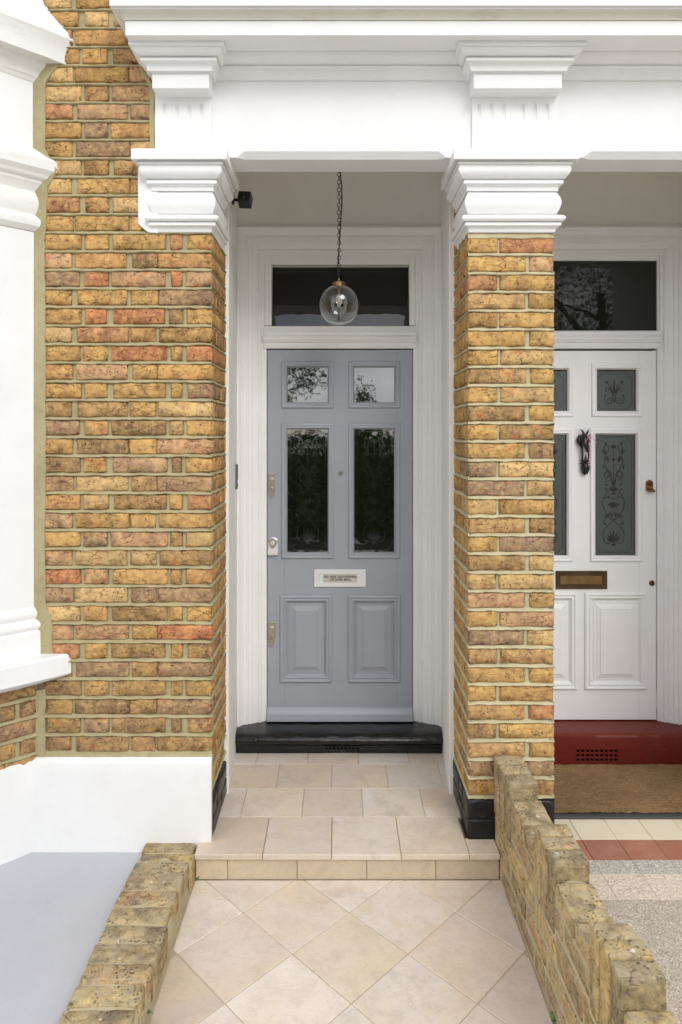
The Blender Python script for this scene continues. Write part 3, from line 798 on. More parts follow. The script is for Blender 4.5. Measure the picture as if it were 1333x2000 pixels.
prof = ([(0.0, z(157.5, 0)), (.006, z(157, .006)), (.010, z(155.5, .01))] + arc(.012, z(154.5, .012), .040, z(133.5, .04), -.007, 6) + [(.046, z(132.5, .046)), (.046, z(128, .046)), (.040, z(127, .04))]
        + arc(.044, z(126, .044), .082, z(103, .082), .006, 7) + [(.088, z(102, .088)), (.088, ZSOF + .004), (-.01, ZSOF + .004)])
rows = [[(PX(414, YW), YW - p, zz), (2.7, YW - p, zz)] for p, zz in prof]
mb.rows(rows); mb.build('bed_mould', M['white'], canopy, smooth=18)
# top cornice with mitred left return
YFa = 2.644; XEnd = PX(245, YFa)
z = lambda y, p: PZ(y, YFa - p)
prof = ([(0, ZSOF), (0, z(40.5, 0)), (-.006, z(40, 0)), (-.006, z(39, 0))] + arc(.003, z(38.5, .003), .030, z(19, .03), -.006, 6) + [(.034, z(17, .034)), (.036, z(11.5, .036)), (.046, z(10, .046)), (.046, z(-24, .046)), (.060, z(-30, .06)), (.060, z(-44, .06)), (-.2, z(-44, .06) + .02)])
mk = lambda pr: [[(XEnd - p, YW + .02, zz), (XEnd - p, YFa - p, zz), (2.7, YFa - p, zz)] for p, zz in pr]
MB().rows(mk(prof[1:18])).build('cornice_cove', M['white_stain'], canopy, smooth=18)
mb = MB(); mb.rows(mk(prof[:2])); mb.rows(mk(prof[17:]))
mb.add([(XEnd, YW + .02, ZSOF), (XEnd, YFa, ZSOF), (2.7, YFa, ZSOF), (2.7, YW + .02, ZSOF)], [(0, 1, 2, 3)])
mb.build('top_cornice', M['white'], canopy, smooth=18)
# house wall above and around
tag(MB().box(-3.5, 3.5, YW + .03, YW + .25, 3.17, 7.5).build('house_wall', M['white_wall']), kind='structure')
tag(MB().box(-3.5, XE - .05, YW + .05, 3.6, -.25, 3.17).build('house_wall', M['void']), kind='structure')
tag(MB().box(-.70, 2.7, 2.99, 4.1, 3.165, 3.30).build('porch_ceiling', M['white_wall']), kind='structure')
# porch side walls (white plaster), back wall above the door cases
YBK = 3.69
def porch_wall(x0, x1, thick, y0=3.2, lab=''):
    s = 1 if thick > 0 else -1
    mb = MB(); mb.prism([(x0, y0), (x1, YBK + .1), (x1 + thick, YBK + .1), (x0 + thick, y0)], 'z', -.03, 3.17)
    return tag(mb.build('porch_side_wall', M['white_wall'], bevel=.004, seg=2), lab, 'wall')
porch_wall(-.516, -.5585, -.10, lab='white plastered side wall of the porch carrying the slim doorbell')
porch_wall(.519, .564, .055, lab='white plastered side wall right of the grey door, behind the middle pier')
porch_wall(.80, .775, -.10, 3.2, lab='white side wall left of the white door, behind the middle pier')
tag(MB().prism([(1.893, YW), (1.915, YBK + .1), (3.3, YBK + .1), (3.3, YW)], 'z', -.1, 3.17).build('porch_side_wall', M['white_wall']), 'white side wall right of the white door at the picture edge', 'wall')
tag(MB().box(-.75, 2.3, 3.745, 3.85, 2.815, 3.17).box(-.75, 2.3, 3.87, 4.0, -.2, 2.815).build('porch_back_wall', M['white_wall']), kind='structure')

# ================================================================== DOOR CASES
YD = 3.766
def DX(px): return PX(px, YD)
def DZ(py): return PZ(py, YD)
def door_case(name, xl, xr, z0, white, lab, glass_l, glass_r, glass_t, glass_b, cam_frame):
    """xl, xr: the door opening; architrave profile swept as an inverted U"""
    root = empty(name, ((xl + xr) / 2, YD, z0), lab, 'door frame')
    prof = [(0, 3.74), (0, 3.688), (.010, 3.685), (.014, 3.688), (.020, 3.700)] + [(.022 + .018 * t / 5, 3.701 + .014 * math.sin(math.pi / 2 * t / 5)) for t in range(6)] + \
           [(.044, 3.716), (.048, 3.713), (.056, 3.713), (.058, 3.722), (.078, 3.724), (.080, 3.731)] + [(.084 + .020 * t / 5, 3.732 + .012 * (1 - math.cos(math.pi / 2 * t / 5))) for t in range(6)] + \
           [(.108, 3.746), (.113, 3.742), (.122, 3.742), (.125, 3.752), (.139, 3.754), (.139, 3.80)]
    ow = .155; X0, X1, ZT = xl - ow, xr + ow, PZ(442, 3.69)
    rows = [[(X0 + w, y, z0), (X0 + w, y, ZT - w), (X1 - w, y, ZT - w), (X1 - w, y, z0)] for w, y in prof]
    mb = MB(); mb.rows(rows); mb.build('architrave', white, root, smooth=30)
    # inner frame: jambs, head, transom
    ji = .016
    mb = MB()
    for a, b_ in ((xl - ji, xl - .0015), (xr + .0015, xr + ji)):
        mb.box(a - .002 if a < xl else a, b_ if a < xl else b_ + .002, 3.757, 3.84, z0, glass_b - .02)
    mb.build('jamb', white, root, bevel=.002)
    zb = DZ(682) + .003
    rows = []
    tp_ = [(3.80, zb), (3.752, zb), (3.748, zb + .006), (3.748, zb + .030), (3.738, zb + .036)] + [(3.738 - .010 * math.sin(math.pi * t / 6), zb + .040 + .028 * t / 6) for t in range(7)] + \
          [(3.744, zb + .072), (3.744, zb + .092), (3.752, zb + .098), (3.760, glass_b - .004), (3.80, glass_b)]
    mb = MB(); mb.rows([[(xl - ji + .0, y, zz), (xr + ji, y, zz)] for y, zz in tp_]); mb.build('transom', white, root, smooth=35)
    # fanlight frame
    ft = ZT - .139
    mb = MB()
    for r in ((xl - ji, glass_l, glass_b, ft + .004), (glass_r, xr + ji, glass_b, ft + .004), (glass_l, glass_r, glass_t, ft + .004)):
        mb.box(r[0], r[1], 3.762, 3.85, r[2], r[3])
    mb.build('fanlight_frame', white, root, bevel=.003)
    tilt = math.radians(cam_frame)
    H = glass_t - glass_b + .03
    mb = MB(); mb.add([(glass_l - .006, 3.778, glass_b - .006), (glass_r + .006, 3.778, glass_b - .006), (glass_r + .006, 3.778 + H * math.tan(tilt), glass_b + H), (glass_l - .006, 3.778 + H * math.tan(tilt), glass_b + H)], [(0, 1, 2, 3)])
    n = len(mb.v)
    mb.add([(x, y + .004, zz) for x, y, zz in mb.v[:4]], [(3, 2, 1, 0)])
    mb.build('fanlight_pane', M['pane_fan'] if cam_frame else M['pane_dim'], root)
    return root
ZST = .105
case1 = door_case('door_frame', DX(522), DX(806.5), ZST, M['white_gloss'], 'white moulded door frame and fanlight around the grey door',
                  PX(531, 3.77), PX(800, 3.77), PZ(517, 3.77), PZ(636, 3.77), 9.0)
NXL, NXR = DX(996), DX(1283)
case2 = door_case('door_frame', NXL, NXR, ZST, M['white_cool'], 'white moulded door frame and dark fanlight around the white door',
                  PX(1004, 3.77), PX(1284, 3.77), PZ(509, 3.77), PZ(648, 3.77), 0.0)

# ================================================================== DOORS
def text_mesh(body, size, name, mat, ext=.0004):
    cu = bpy.data.curves.new(name, 'FONT'); cu.body = body; cu.size = size; cu.align_x = 'CENTER'; cu.align_y = 'CENTER'; cu.extrude = ext; cu.offset = .0002; cu.space_line = .85
    o = bpy.data.objects.new(name, cu); COL.objects.link(o)
    bpy.context.view_layer.update()
    me = bpy.data.meshes.new_from_object(o.evaluated_get(bpy.context.evaluated_depsgraph_get()))
    bpy.data.objects.remove(o); me.materials.clear(); me.materials.append(mat); me.name = name; return me
def rect(r): return DX(r[0]), DX(r[1]), DZ(r[3]), DZ(r[2])
bolec = [(0, -.002), (0, .004), (.003, .008), (.008, .010), (.013, .009), (.016, .006), (.019, .006), (.023, .009), (.027, .008), (.031, .001), (.034, -.002), (.036, -.012)]
def make_door(name, paint, outl, ups, longs, lows, lowfield, lab, frame_scale=1.0):
    x0, x1, z0, z1 = rect(outl); z0 = ZST + .006
    root = empty(name, ((x0 + x1) / 2, YD, z0), lab, 'door')
    yb = YD + .045
    allr = ups + longs + lows
    L = [r for r in allr if (r[0] + r[1]) / 2 < (outl[0] + outl[1]) / 2]
    inL, inR = min(r[0] for r in ups + longs) + 6, max(r[1] for r in ups + longs) - 6
    mL, mR = max(r[1] for r in ups + longs if r in L) - 6, min(r[0] for r in ups + longs if r not in L) + 6
    mid0, mid1 = DX(mL), DX(mR)
    g_ = .0002
    def bx(nm, a, b_, c, d): MB().box(a, b_, YD, yb, c, d).build(nm, paint, root, bevel=.0004)
    bx('stile', x0 + .002, DX(inL) - g_, z0, z1 - .003); bx('stile', DX(inR) + g_, x1 - .002, z0, z1 - .003)
    top = [ups[0][2] + 6, ups[0][3] - 6, longs[0][2] + 6, longs[0][3] - 6, lows[0][2] + 6, lows[0][3] - 6]
    rails = [(z1 - .003, DZ(top[0])), (DZ(top[1]), DZ(top[2])), (DZ(top[3]), DZ(top[4])), (DZ(top[5]), z0)]
    for a, b_ in rails: bx('rail', DX(inL) + g_, DX(inR) - g_, b_, a)
    for a, b_ in ((top[0], top[1]), (top[2], top[3]), (top[4], top[5])): bx('muntin', mid0, mid1, DZ(b_) + g_, DZ(a) - g_)
    for r in ups + longs:
        a, b_, c, d = rect(r); k = (DX(r[5]) - a) / .036 if len(r) > 5 else .92
        MB().ring(a, b_, c, d, YD, [(w * k, p) for w, p in bolec]).build('glazing_bead', paint, root, smooth=40)
    for r in lows:
        a, b_, c, d = rect(r); f = lowfield
        prof = [(0, -.002), (0, .006), (.004, .011), (.010, .013), (.016, .011), (.019, .007), (.023, .007), (.027, .010), (.031, .009), (.035, .003), (.040, -.004), (.046, -.008), (.050, -.008),
                (.052, -.004), (.062 * f, -.0035), (.066 * f, -.002), (.086 * f, .004), (.088 * f, .0075)]
        MB().ring(a, b_, c, d, YD, prof, fill=True).build('raised_panel', paint, root, smooth=22)
    return root
# glazed panels: outer rectangle (x0, x1, y0, y1) in photo pixels on the door plane
ups1 = [(550, 652, 706, 797), (681, 782, 706, 797)]; longs1 = [(550, 652, 827, 1091), (681, 782, 827, 1091)]; lows1 = [(547, 649, 1162, 1333), (680, 783, 1162, 1333)]
door1 = make_door('front_door', M['grey_door'], (522, 806.5, 682, 1408), ups1, longs1, lows1, 1.0, 'grey painted panelled front door with four dark glass panes')
def pane(root, r, mat, name='pane', y=YD + .010):
    a, b_, c, d = rect(r); return MB().box(a - .004, b_ + .004, y, y + .005, c - .004, d + .004).build(name, mat, root)
panes1 = [pane(door1, r, M['pane']) for r in ((562, 641, 718, 788), (691, 771, 718, 788), (562, 641, 838, 1080), (691, 771, 838, 1080))]
# weather bar
prof = [(YD + .01, DZ(1380)), (YD - .002, DZ(1381)), (YD - .010, DZ(1384))] + [(YD - .012 - .014 * math.sin(math.pi / 2 * t / 6), DZ(1385) - .030 * t / 6) for t in range(7)] + [(YD - .028, DZ(1399)), (YD - .030, DZ(1401)), (YD - .030, ZST + .007), (YD + .01, ZST + .007)]
mb = MB(); mb.rows([[(DX(522.5), y, zz), (DX(806), y, zz)] for y, zz in prof]); mb.add([(DX(522.5), y, zz) for y, zz in prof], [tuple(range(len(prof)))]); mb.add([(DX(806), y, zz) for y, zz in prof], [tuple(range(len(prof)))])
mb.build('weather_bar', M['grey_door'], door1, smooth=35)
# letter plate
a, b_, c, d = rect((614, 715, 1112, 1146))
lp = MB().ring(a, b_, c, d, YD, [(0, 0), (0, .007), (.002, .009), (.024, .009), (.0255, .0075), (.0265, .004)]).build('letter_plate', M['chrome'], door1, smooth=35)
a, b_, c, d = rect((623.5, 706, 1119.5, 1139)); MB().box(a, b_, YD - .0065, YD + .001, c, d).build('flap', M['chrome'], lp, bevel=.001)
a, b_, c, d = rect((632, 698, 1121, 1137.5)); MB().box(a, b_, YD - .0085, YD - .0066, c, d).build('sign_plate', M['plate'], lp, bevel=.0004)
me = text_mesh('NO FREE NEWSPAPERS\nOR JUNK MAIL', .0180, 'lettering', M['ink'])
o = link('lettering', me, None); o.parent = lp
plp = Vector(lp.location) + Vector(door1.location)
o.location = Vector((DX(665), YD - .0090, DZ(1129))) - plp; o.rotation_euler = (math.pi / 2, 0, 0)
# peephole and locks
cx_, cz_ = DX(666), DZ(924)
o = MB().lathe([(.0135, 0), (.0135, -.004), (.0115, -.006), (.009, -.006), (.008, -.003), (.0001, -.003)], (cx_, YD, cz_), 'y', 24).build('peephole', M['steel'], door1, smooth=40)
MB().lathe([(.0070, -.0032), (.006, -.006), (.003, -.0075), (.0001, -.008)], (cx_, YD, cz_), 'y', 20).build('lens', M['pane'], o, smooth=60)
def escutcheon(cx, y0, y1, lab):
    w = .0195; X = DX(cx); za, zb_ = DZ(y0), DZ(y1); zm = za - (za - zb_) * .66
    pts = [(X - w, za), (X + w, za), (X + w, zm)]
    pts += [(X + w * (1 - .62 * t / 6), zm - (zm - zb_ - .008) * t / 6) for t in range(1, 7)]
    pts += [(X + .38 * w * math.cos(math.pi * t / 6), zb_ + .008 - .008 * math.sin(math.pi * t / 6)) for t in range(1, 6)]
    pts += [(X - w * (1 - .62 * t / 6), zm - (zm - zb_ - .008) * t / 6) for t in range(6, 0, -1)] + [(X - w, zm)]
    o = tag(MB().prism(pts, 'y', YD - .006, YD + .002).build('lock_plate', M['steel'], door1, bevel=.0014, seg=2), lab)
    zc = zm + .004
    q = MB().lathe([(.0165, -.005), (.0165, -.009), (.0145, -.012), (.010, -.0125), (.0098, -.0115), (.0001, -.0115)], (X, YD, zc), 'y', 28).build('cylinder', M['steel'], o, smooth=40)
    MB().box(X - .0011, X + .0011, YD - .0135, YD - .0110, zc - .006, zc + .005).build('keyhole', M['void'], o)
    for t in (0, 1):
        arcp = [(X + .0135 * math.sin(u) * (1 - .15 * t), YD - .0065, za - .029 - t * .006 + .0055 * math.cos(u * .9)) for u in [(-1 + 2 * i / 8) for i in range(9)]]
        MB().tube(arcp, .0010, 5).build('stamp_ridge', M['chrome'], o)
escutcheon(531, 925, 974, 'upper keyed lock plate'); escutcheon(531, 1215, 1264, 'lower keyed lock plate')
X = DX(533.5); za, zb_ = DZ(1049), DZ(1084)
pts = [(X - .028, za - .012)] + [(X - .028 + .056 * t / 8, za - .012 + .012 * math.sin(math.pi * t / 8)) for t in range(1, 8)] + [(X + .028, za - .012), (X + .028, zb_ + .014)] + [(X + .028 * math.cos(math.pi * t / 8), zb_ + .014 - .014 * math.sin(math.pi * t / 8)) for t in range(1, 8)] + [(X - .028, zb_ + .014)]
lk = tag(MB().prism(pts, 'y', YD - .008, YD + .002).build('cylinder_pull', M['chrome'], door1, bevel=.002, seg=2), 'satin lock with finger pull')
sh = [(X - .0275, za - .013)] + [(X - .0275 + .055 * t / 8, za - .013 + .011 * math.sin(math.pi * t / 8)) for t in range(1, 8)] + [(X + .0275, za - .013), (X + .018, za - .040), (X + .004, za - .060), (X - .004, za - .060), (X - .018, za - .040)]
s_ = MB().prism(sh, 'y', YD - .020, YD - .0085).build('lock_shield', M['steel'], lk, bevel=.004, seg=3, smooth=40)
MB().lathe([(.012, -.0195), (.012, -.022), (.0105, -.0235), (.0001, -.0235)], (X, YD, za - .030), 'y', 24).build('cylinder', M['chrome'], lk, smooth=40)
MB().box(X - .001, X + .001, YD - .0245, YD - .0225, za - .035, za - .025).build('keyhole', M['void'], lk)
lipp = [(YD - .006, zb_ + .030), (YD - .010, zb_ + .026), (YD - .024, zb_ + .022), (YD - .028, zb_ + .018), (YD - .024, zb_ + .004), (YD - .006, zb_ + .001)]
mb = MB(); mb.rows([[(X - .0275, y, zz), (X - .02, y - .001, zz), (X + .02, y - .001, zz), (X + .0275, y, zz)] for y, zz in lipp]); mb.build('finger_lip', M['chrome'], lk, smooth=50)

# neighbour's door
ups2 = [(1022, 1121, 710, 814), (1156, 1256, 710, 814)]; longs2 = [(1020, 1120, 837, 1097), (1153, 1255, 837, 1097)]; lows2 = [(1008, 1128, 1157, 1347), (1142, 1264, 1157, 1347)]
door2 = make_door('front_door', M['white_cool'], (996, 1283, 684, 1410), ups2, longs2, lows2, 1.0, 'white panelled front door with etched glass panes and goat head knocker')
p2 = [pane(door2, r, M['pane_etched']) for r in ((1038, 1106, 726, 803), (1164, 1240, 726, 803), (1036, 1104, 850, 1083), (1162, 1239, 850, 1083))]
a, b_, c, d = rect((1083, 1186, 1115, 1150))
a = DX(1086)
lp = tag(MB().ring(a, b_, c, d, YD, [(0, 0), (0, .007), (.002, .009), (.024, .009), (.0255, .0065), (.027, .002)]).build('letter_plate', M['bronze'], door2, smooth=35), 'dark brass letter plate')
MB().box(a + .025, b_ - .025, YD - .0055, YD + .001, c + .022, d - .022).build('flap', M['brass'], lp, bevel=.0015)
X, Zc = DX(1269), DZ(947)
pts = [(X - .020, Zc - .026), (X + .020, Zc - .026)] + [(X + .020 * math.cos(math.pi * t / 10), Zc + .008 + .020 * math.sin(math.pi * t / 10)) for t in range(11)]
lk = tag(MB().prism(pts, 'y', YD - .006, YD + .001).build('cylinder_pull', M['brass'], door2, bevel=.0015, seg=2), 'brass lock with finger pull')
MB().lathe([(.014, -.005), (.014, -.010), (.012, -.0115), (.0001, -.0115)], (X, YD, Zc + .008), 'y', 24).build('cylinder', M['bronze'], lk, smooth=40)
mb = MB(); mb.rows([[(X - .02, y, zz), (X + .023, y, zz)] for y, zz in ((YD - .005, Zc - .022), (YD - .022, Zc - .028), (YD - .024, Zc - .038), (YD - .005, Zc - .040))]); mb.build('finger_lip', M['brass'], lk, smooth=50)
X, Zc = DX(1274), DZ(1139)
o = MB().lathe([(.0155, 0), (.0155, -.003), (.013, -.0045), (.0001, -.0045)], (X, YD, Zc), 'y', 24).build('keyhole_cover', M['bronze'], door2, smooth=40)
MB().box(X - .0016, X + .0016, YD - .0056, YD - .004, Zc - .007, Zc + .004).build('keyhole', M['void'], o)
MB().tube([(NXR + .004, YD - .002, DZ(1357)), (NXR + .004, YD - .002, DZ(1384))], .006, 10).build('hinge', M['white_cool'], door2, smooth=60)

# etched patterns: flat ribbons a fraction of a millimetre proud of the pane
EC = [0]
def lift(Y):
    EC[0] = (EC[0] + 1) % 90; return Y - EC[0] * 1e-5
def ribbon(mb, pts, w, Y):
    Y = lift(Y)
    w = [q * 1.05 for q in w] if isinstance(w, list) else w * 1.05
    pts = [Vector((p[0], 0, p[1])) for p in pts]; rows = []
    for i, p in enumerate(pts):
        t = (pts[min(i + 1, len(pts) - 1)] - pts[max(i - 1, 0)]).normalized(); nrm = Vector((-t.z, 0, t.x)); ww = w[i] if isinstance(w, list) else w
        rows.append([(p.x + nrm.x * ww / 2, Y, p.z + nrm.z * ww / 2), (p.x - nrm.x * ww / 2, Y, p.z - nrm.z * ww / 2)])
    mb.rows(rows)
def disc(mb, x, z, r, Y, sx=1, n=14): Y = lift(Y); mb.add([(x + r * sx * math.cos(2 * math.pi * i / n), Y, z + r * math.sin(2 * math.pi * i / n)) for i in range(n)], [tuple(range(n))])
def leaf_shape(mb, x, z, ang, L, w, Y):
    n = 9; l_ = []; r_ = []; Y = lift(Y)
    for i in range(n + 1):
        t = i / n; h = w * math.sin(math.pi * t) ** .8 * (1 - .3 * t)
        px, pz = x + math.cos(ang) * L * t, z + math.sin(ang) * L * t
        l_.append((px - math.sin(ang) * h, Y, pz + math.cos(ang) * h)); r_.append((px + math.sin(ang) * h, Y, pz - math.cos(ang) * h))
    mb.rows([[a, b_] for a, b_ in zip(l_, r_)])
def bez(p0, p1, p2, p3, n=14):
    out = []
    for i in range(n + 1):
        t = i / n; u = 1 - t
        out.append(tuple(u ** 3 * a + 3 * u * u * t * b_ + 3 * u * t * t * c + t ** 3 * d for a, b_, c, d in zip(p0, p1, p2, p3)))
    return out
def spiral(cx, cz, r0, r1, a0, turns, s=1, n=26):
    return [(cx + (r0 + (r1 - r0) * i / n) * math.cos(a0 + s * 2 * math.pi * turns * i / n), cz + (r0 + (r1 - r0) * i / n) * math.sin(a0 + s * 2 * math.pi * turns * i / n)) for i in range(n + 1)]
def border(mb, r, inset, w, Y, notch):
    a, b_, c, d = rect(r); a += inset; b_ -= inset; c += inset; d -= inset; q = notch; pts = []
    for (cx, cz, a0) in ((a, c, 90), (b_, c, 180), (b_, d, 270), (a, d, 0)):
        A = [(cx + q * math.cos(math.radians(a0 - 90 * t / 5)), cz + q * math.sin(math.radians(a0 - 90 * t / 5))) for t in range(6)]
        if (cx, cz) == (b_, c): A = [(cx + q * math.cos(math.radians(180 - 90 * t / 5)), cz + q * math.sin(math.radians(180 - 90 * t / 5))) for t in range(6)]
        if (cx, cz) == (b_, d): A = [(cx + q * math.cos(math.radians(270 - 90 * t / 5)), cz + q * math.sin(math.radians(270 - 90 * t / 5))) for t in range(6)]
        if (cx, cz) == (a, d): A = [(cx + q * math.cos(math.radians(0 - 90 * t / 5)), cz + q * math.sin(math.radians(0 - 90 * t / 5))) for t in range(6)]
        pts += A
    pts.append(pts[0]); ribbon(mb, pts, w, Y)
def long_pattern(mb, r, Y, s=1.0):
    """the tall scroll-and-leaf ornament: drawn in pixels of the right-hand neighbour pane, then fitted to rectangle r"""
    a, b_, c, d = rect(r); cx = (a + b_) / 2 - .0
    W0, H0 = 76.0, 232.0
    def T(x, y): return (cx + (x - 38.0) / W0 * (b_ - a), d - (y / H0) * (d - c))
    u = (b_ - a) / W0
    for m in (-1, 1):
        X = lambda q: 38 + m * q
        B = lambda *p: bez(*[T(X(x), y) for x, y in p])
        ribbon(mb, B((15, 18), (19, 28), (18, 32), (16, 38)), [u * (1.2 + 1.2 * math.sin(math.pi * i / 14)) for i in range(15)], Y)
        disc(mb, *T(X(15), 16), u * 2.6, Y)
        ribbon(mb, B((13, 18), (2, 26), (16, 36), (18, 52)), u * 1.6, Y)
        for an, L_, w_ in ((60, 13, 1.8), (100, 10, 1.6)): leaf_shape(mb, *T(X(16), 38), math.radians(an if m > 0 else 180 - an), L_ * u, w_ * u, Y)
        for an in (130, 175, 215): leaf_shape(mb, *T(X(15), 47), math.radians(an if m > 0 else 180 - an), 9 * u, 1.9 * u, Y)
        ribbon(mb, B((18, 46), (19, 62), (4, 72), (2, 96)), [u * (1 + 1.8 * i / 14) for i in range(15)], Y)
        leaf_shape(mb, *T(X(18), 66), math.radians(75 if m > 0 else 105), 10 * u, 1.5 * u, Y)
        ribbon(mb, [T(X(10 + (8.5 - 6.5 * i / 26) * math.cos(-1.2 + 6.8 * i / 26)), 76 - (8.5 - 6.5 * i / 26) * math.sin(-1.2 + 6.8 * i / 26)) for i in range(27)], [u * (2.6 - 1.2 * i / 26) for i in range(27)], Y)
        disc(mb, *T(X(10), 80), u * 2.2, Y); disc(mb, *T(X(9.5), 88), u * 1.2, Y); disc(mb, *T(X(9), 116), u * 1.0, Y)
        ribbon(mb, B((3, 76), (14, 82), (16, 90), (15, 97)), u * 1.4, Y); disc(mb, *T(X(13.5), 97), u * 2.2, Y)
        for an in (35, 62, 85): leaf_shape(mb, *T(38, 110), math.radians(an if m > 0 else 180 - an), 12 * u, 1.9 * u, Y)
        ribbon(mb, B((16, 105), (8, 102), (14, 120), (20, 122)), u * 1.3, Y); disc(mb, *T(X(15), 105), u * 2, Y)
        ribbon(mb, B((8, 121), (26, 116), (24, 142), (10, 158)), u * 1.7, Y)
        ribbon(mb, B((10, 158), (2, 166), (-4, 168), (-14, 180)), u * 1.7, Y)
        disc(mb, *T(X(9), 121), u * 2, Y)
        for an in (-25, -55, -80): leaf_shape(mb, *T(38, 131), math.radians(an if m > 0 else 180 - an), 13 * u, 2.0 * u, Y)
        for an in (70, 90): leaf_shape(mb, *T(X(3), 160), math.radians(an if m > 0 else 180 - an), 11 * u, 1.5 * u, Y)
        for an in (10, 50, 100): leaf_shape(mb, *T(X(10), 160), math.radians(an if m > 0 else 180 - an), 9 * u, 1.9 * u, Y)
        ribbon(mb, B((14, 162), (22, 168), (20, 176), (15, 174)), u * 1.4, Y); disc(mb, *T(X(15.5), 172), u * 2, Y)
        ribbon(mb, B((13, 178), (26, 192), (20, 214), (10, 211)), u * 1.5, Y)
        ribbon(mb, B((10, 211), (5, 209), (7, 203), (11, 205)), u * 1.4, Y)
        for an, L_ in ((30, 17), (52, 19), (72, 22)): leaf_shape(mb, *T(X(1), 208), math.radians(an if m > 0 else 180 - an), L_ * u, 1.7 * u, Y)
        for an in (-40, -70): leaf_shape(mb, *T(38, 211), math.radians(an if m > 0 else 180 - an), 6 * u, 1.3 * u, Y)
        for an in (35, 70): leaf_shape(mb, *T(38, 26), math.radians(an if m > 0 else 180 - an), 8 * u, 1.6 * u, Y)
    for y0, y1, w_ in ((28, 100, 1.3), (100, 112, 2.2)): ribbon(mb, [T(38, y0), T(38, y1)], u * w_, Y)
    leaf_shape(mb, *T(38, 210), math.radians(90), 26 * u, 2.2 * u, Y); leaf_shape(mb, *T(38, 27), math.radians(90), 9 * u, 1.7 * u, Y)
    disc(mb, *T(38, 47), u * 1.5, Y, 3.2); disc(mb, *T(38, 114), u * 1.6, Y, 3.4); disc(mb, *T(38, 124), u * 1.0, Y, 5); ribbon(mb, [T(32, 209), T(44, 209)], u * 1.0, Y)
def top_pattern(mb, r, Y):
    a, b_, c, d = rect(r); cx = (a + b_) / 2; W0 = 76.0; u = (b_ - a) / W0
    T = lambda x, y: (cx + (x - 38.0) * u, d - y * u)
    for m in (-1, 1):
        X = lambda q: 38 + m * q
        B = lambda *p: bez(*[T(X(x), y) for x, y in p])
        ribbon(mb, [T(X(8 + (8 - 6 * i / 26) * math.cos(3.4 - 8.5 * i / 26)), 58 - (8 - 6 * i / 26) * math.sin(3.4 - 8.5 * i / 26)) for i in range(27)], u * 1.6, Y)
        ribbon(mb, B((1, 58), (2, 48), (6, 34), (13, 22)), u * 1.5, Y); disc(mb, *T(X(15), 20), u * 2.6, Y)
        ribbon(mb, [T(X(13 + (5 - 3.4 * i / 20) * math.cos(-1.5 + 6.2 * i / 20)), 34 - (5 - 3.4 * i / 20) * math.sin(-1.5 + 6.2 * i / 20)) for i in range(21)], u * 1.3, Y)
        for an, L_ in ((55, 18), (75, 22)): leaf_shape(mb, *T(X(1), 44), math.radians(an if m > 0 else 180 - an), L_ * u, 1.5 * u, Y)
        ribbon(mb, B((16, 44), (22, 50), (18, 66), (8, 68)), [u * (2.2 - 1.4 * i / 14) for i in range(15)], Y)
    leaf_shape(mb, *T(38, 50), math.radians(90), 38 * u, 2.0 * u, Y); ribbon(mb, [T(33, 57), T(43, 57)], u, Y)
Yp = YD + .0096
for pn, r, big in ((p2[1], (1164, 1240, 726, 803), 0), (p2[3], (1162, 1239, 850, 1083), 1), (p2[0], (1038, 1106, 726, 803), 0), (p2[2], (1036, 1104, 850, 1083), 1)):
    mb = MB(); (long_pattern if big else top_pattern)(mb, r, Yp); border(mb, r, .010, .0022, Yp, .022)
    a, b_, c, d = rect(r)
    mb.build('etched_pattern', M['etch'], pn, fixn=False)
for pn, r in ((panes1[2], (562, 641, 838, 1080)), (panes1[3], (691, 771, 838, 1080))):
    mb = MB(); long_pattern(mb, r, Yp); border(mb, r, .014, .0030, Yp, .020)
    mb.build('etched_pattern', M['etch_faint'], pn, fixn=False)

# goat-head knocker with pink ribbon
kn = (DX(1140), YD, 0)
def KX_(x, y): return (DX(1090 + x * .075), DZ(820 + y * .075))
def kpt(x, y, dep): q = KX_(x, y); return (q[0], YD - dep, q[1])
kroot_loc = kpt(680, 850, 0)
mb = MB()
mb.tube([kpt(690, 1440, .006), kpt(690, 1380, .012), kpt(690, 1280, .016), kpt(690, 1190, .016), kpt(690, 1140, .012)], [.002, .017, .0235, .0235, .017], 12)
mb.tube([kpt(590, 1080, .012), kpt(690, 1060, .018), kpt(795, 1080, .012)], [.006, .010, .006], 8)
mb.tube([kpt(545, 1135, .012), kpt(690, 1130, .016), kpt(830, 1130, .012)], [.002, .005, .002], 8)
for sx in (600, 760): mb.tube([kpt(sx, 640, .016), kpt(sx + 5, 800, .024), kpt(sx + 6, 950, .024), kpt(sx + 8, 1070, .014)], .0055, 8)
mb.tube([kpt(680, 1060, .020), kpt(684, 990, .026), kpt(684, 910, .028)], [.006, .006, .002], 8)
mb.tube([kpt(640, 400, .010), kpt(640, 470, .022), kpt(650, 560, .034), kpt(672, 680, .042), kpt(682, 770, .046), kpt(684, 840, .044)], [.012, .020, .022, .013, .009, .003], 12)
mb.tube([kpt(540, 400, .010), kpt(530, 500, .014), kpt(545, 590, .016), kpt(570, 680, .014)], [.003, .014, .015, .004], 10)
mb.tube([kpt(770, 420, .012), kpt(760, 520, .018), kpt(735, 640, .020)], [.003, .012, .006], 10)
mb.tube([kpt(560, 680, .014), kpt(600, 680, .018)], .007, 8); mb.tube([kpt(780, 680, .012), kpt(750, 680, .016)], .006, 8)
mb.tube([kpt(640, 420, .016), kpt(635, 360, .024), kpt(610, 300, .026), kpt(575, 258, .022), kpt(548, 246, .018)], [.008, .007, .005, .003, .0012], 9)
mb.tube([kpt(712, 420, .016), kpt(720, 360, .024), kpt(742, 300, .026), kpt(772, 236, .022)], [.008, .007, .0045, .0012], 9)
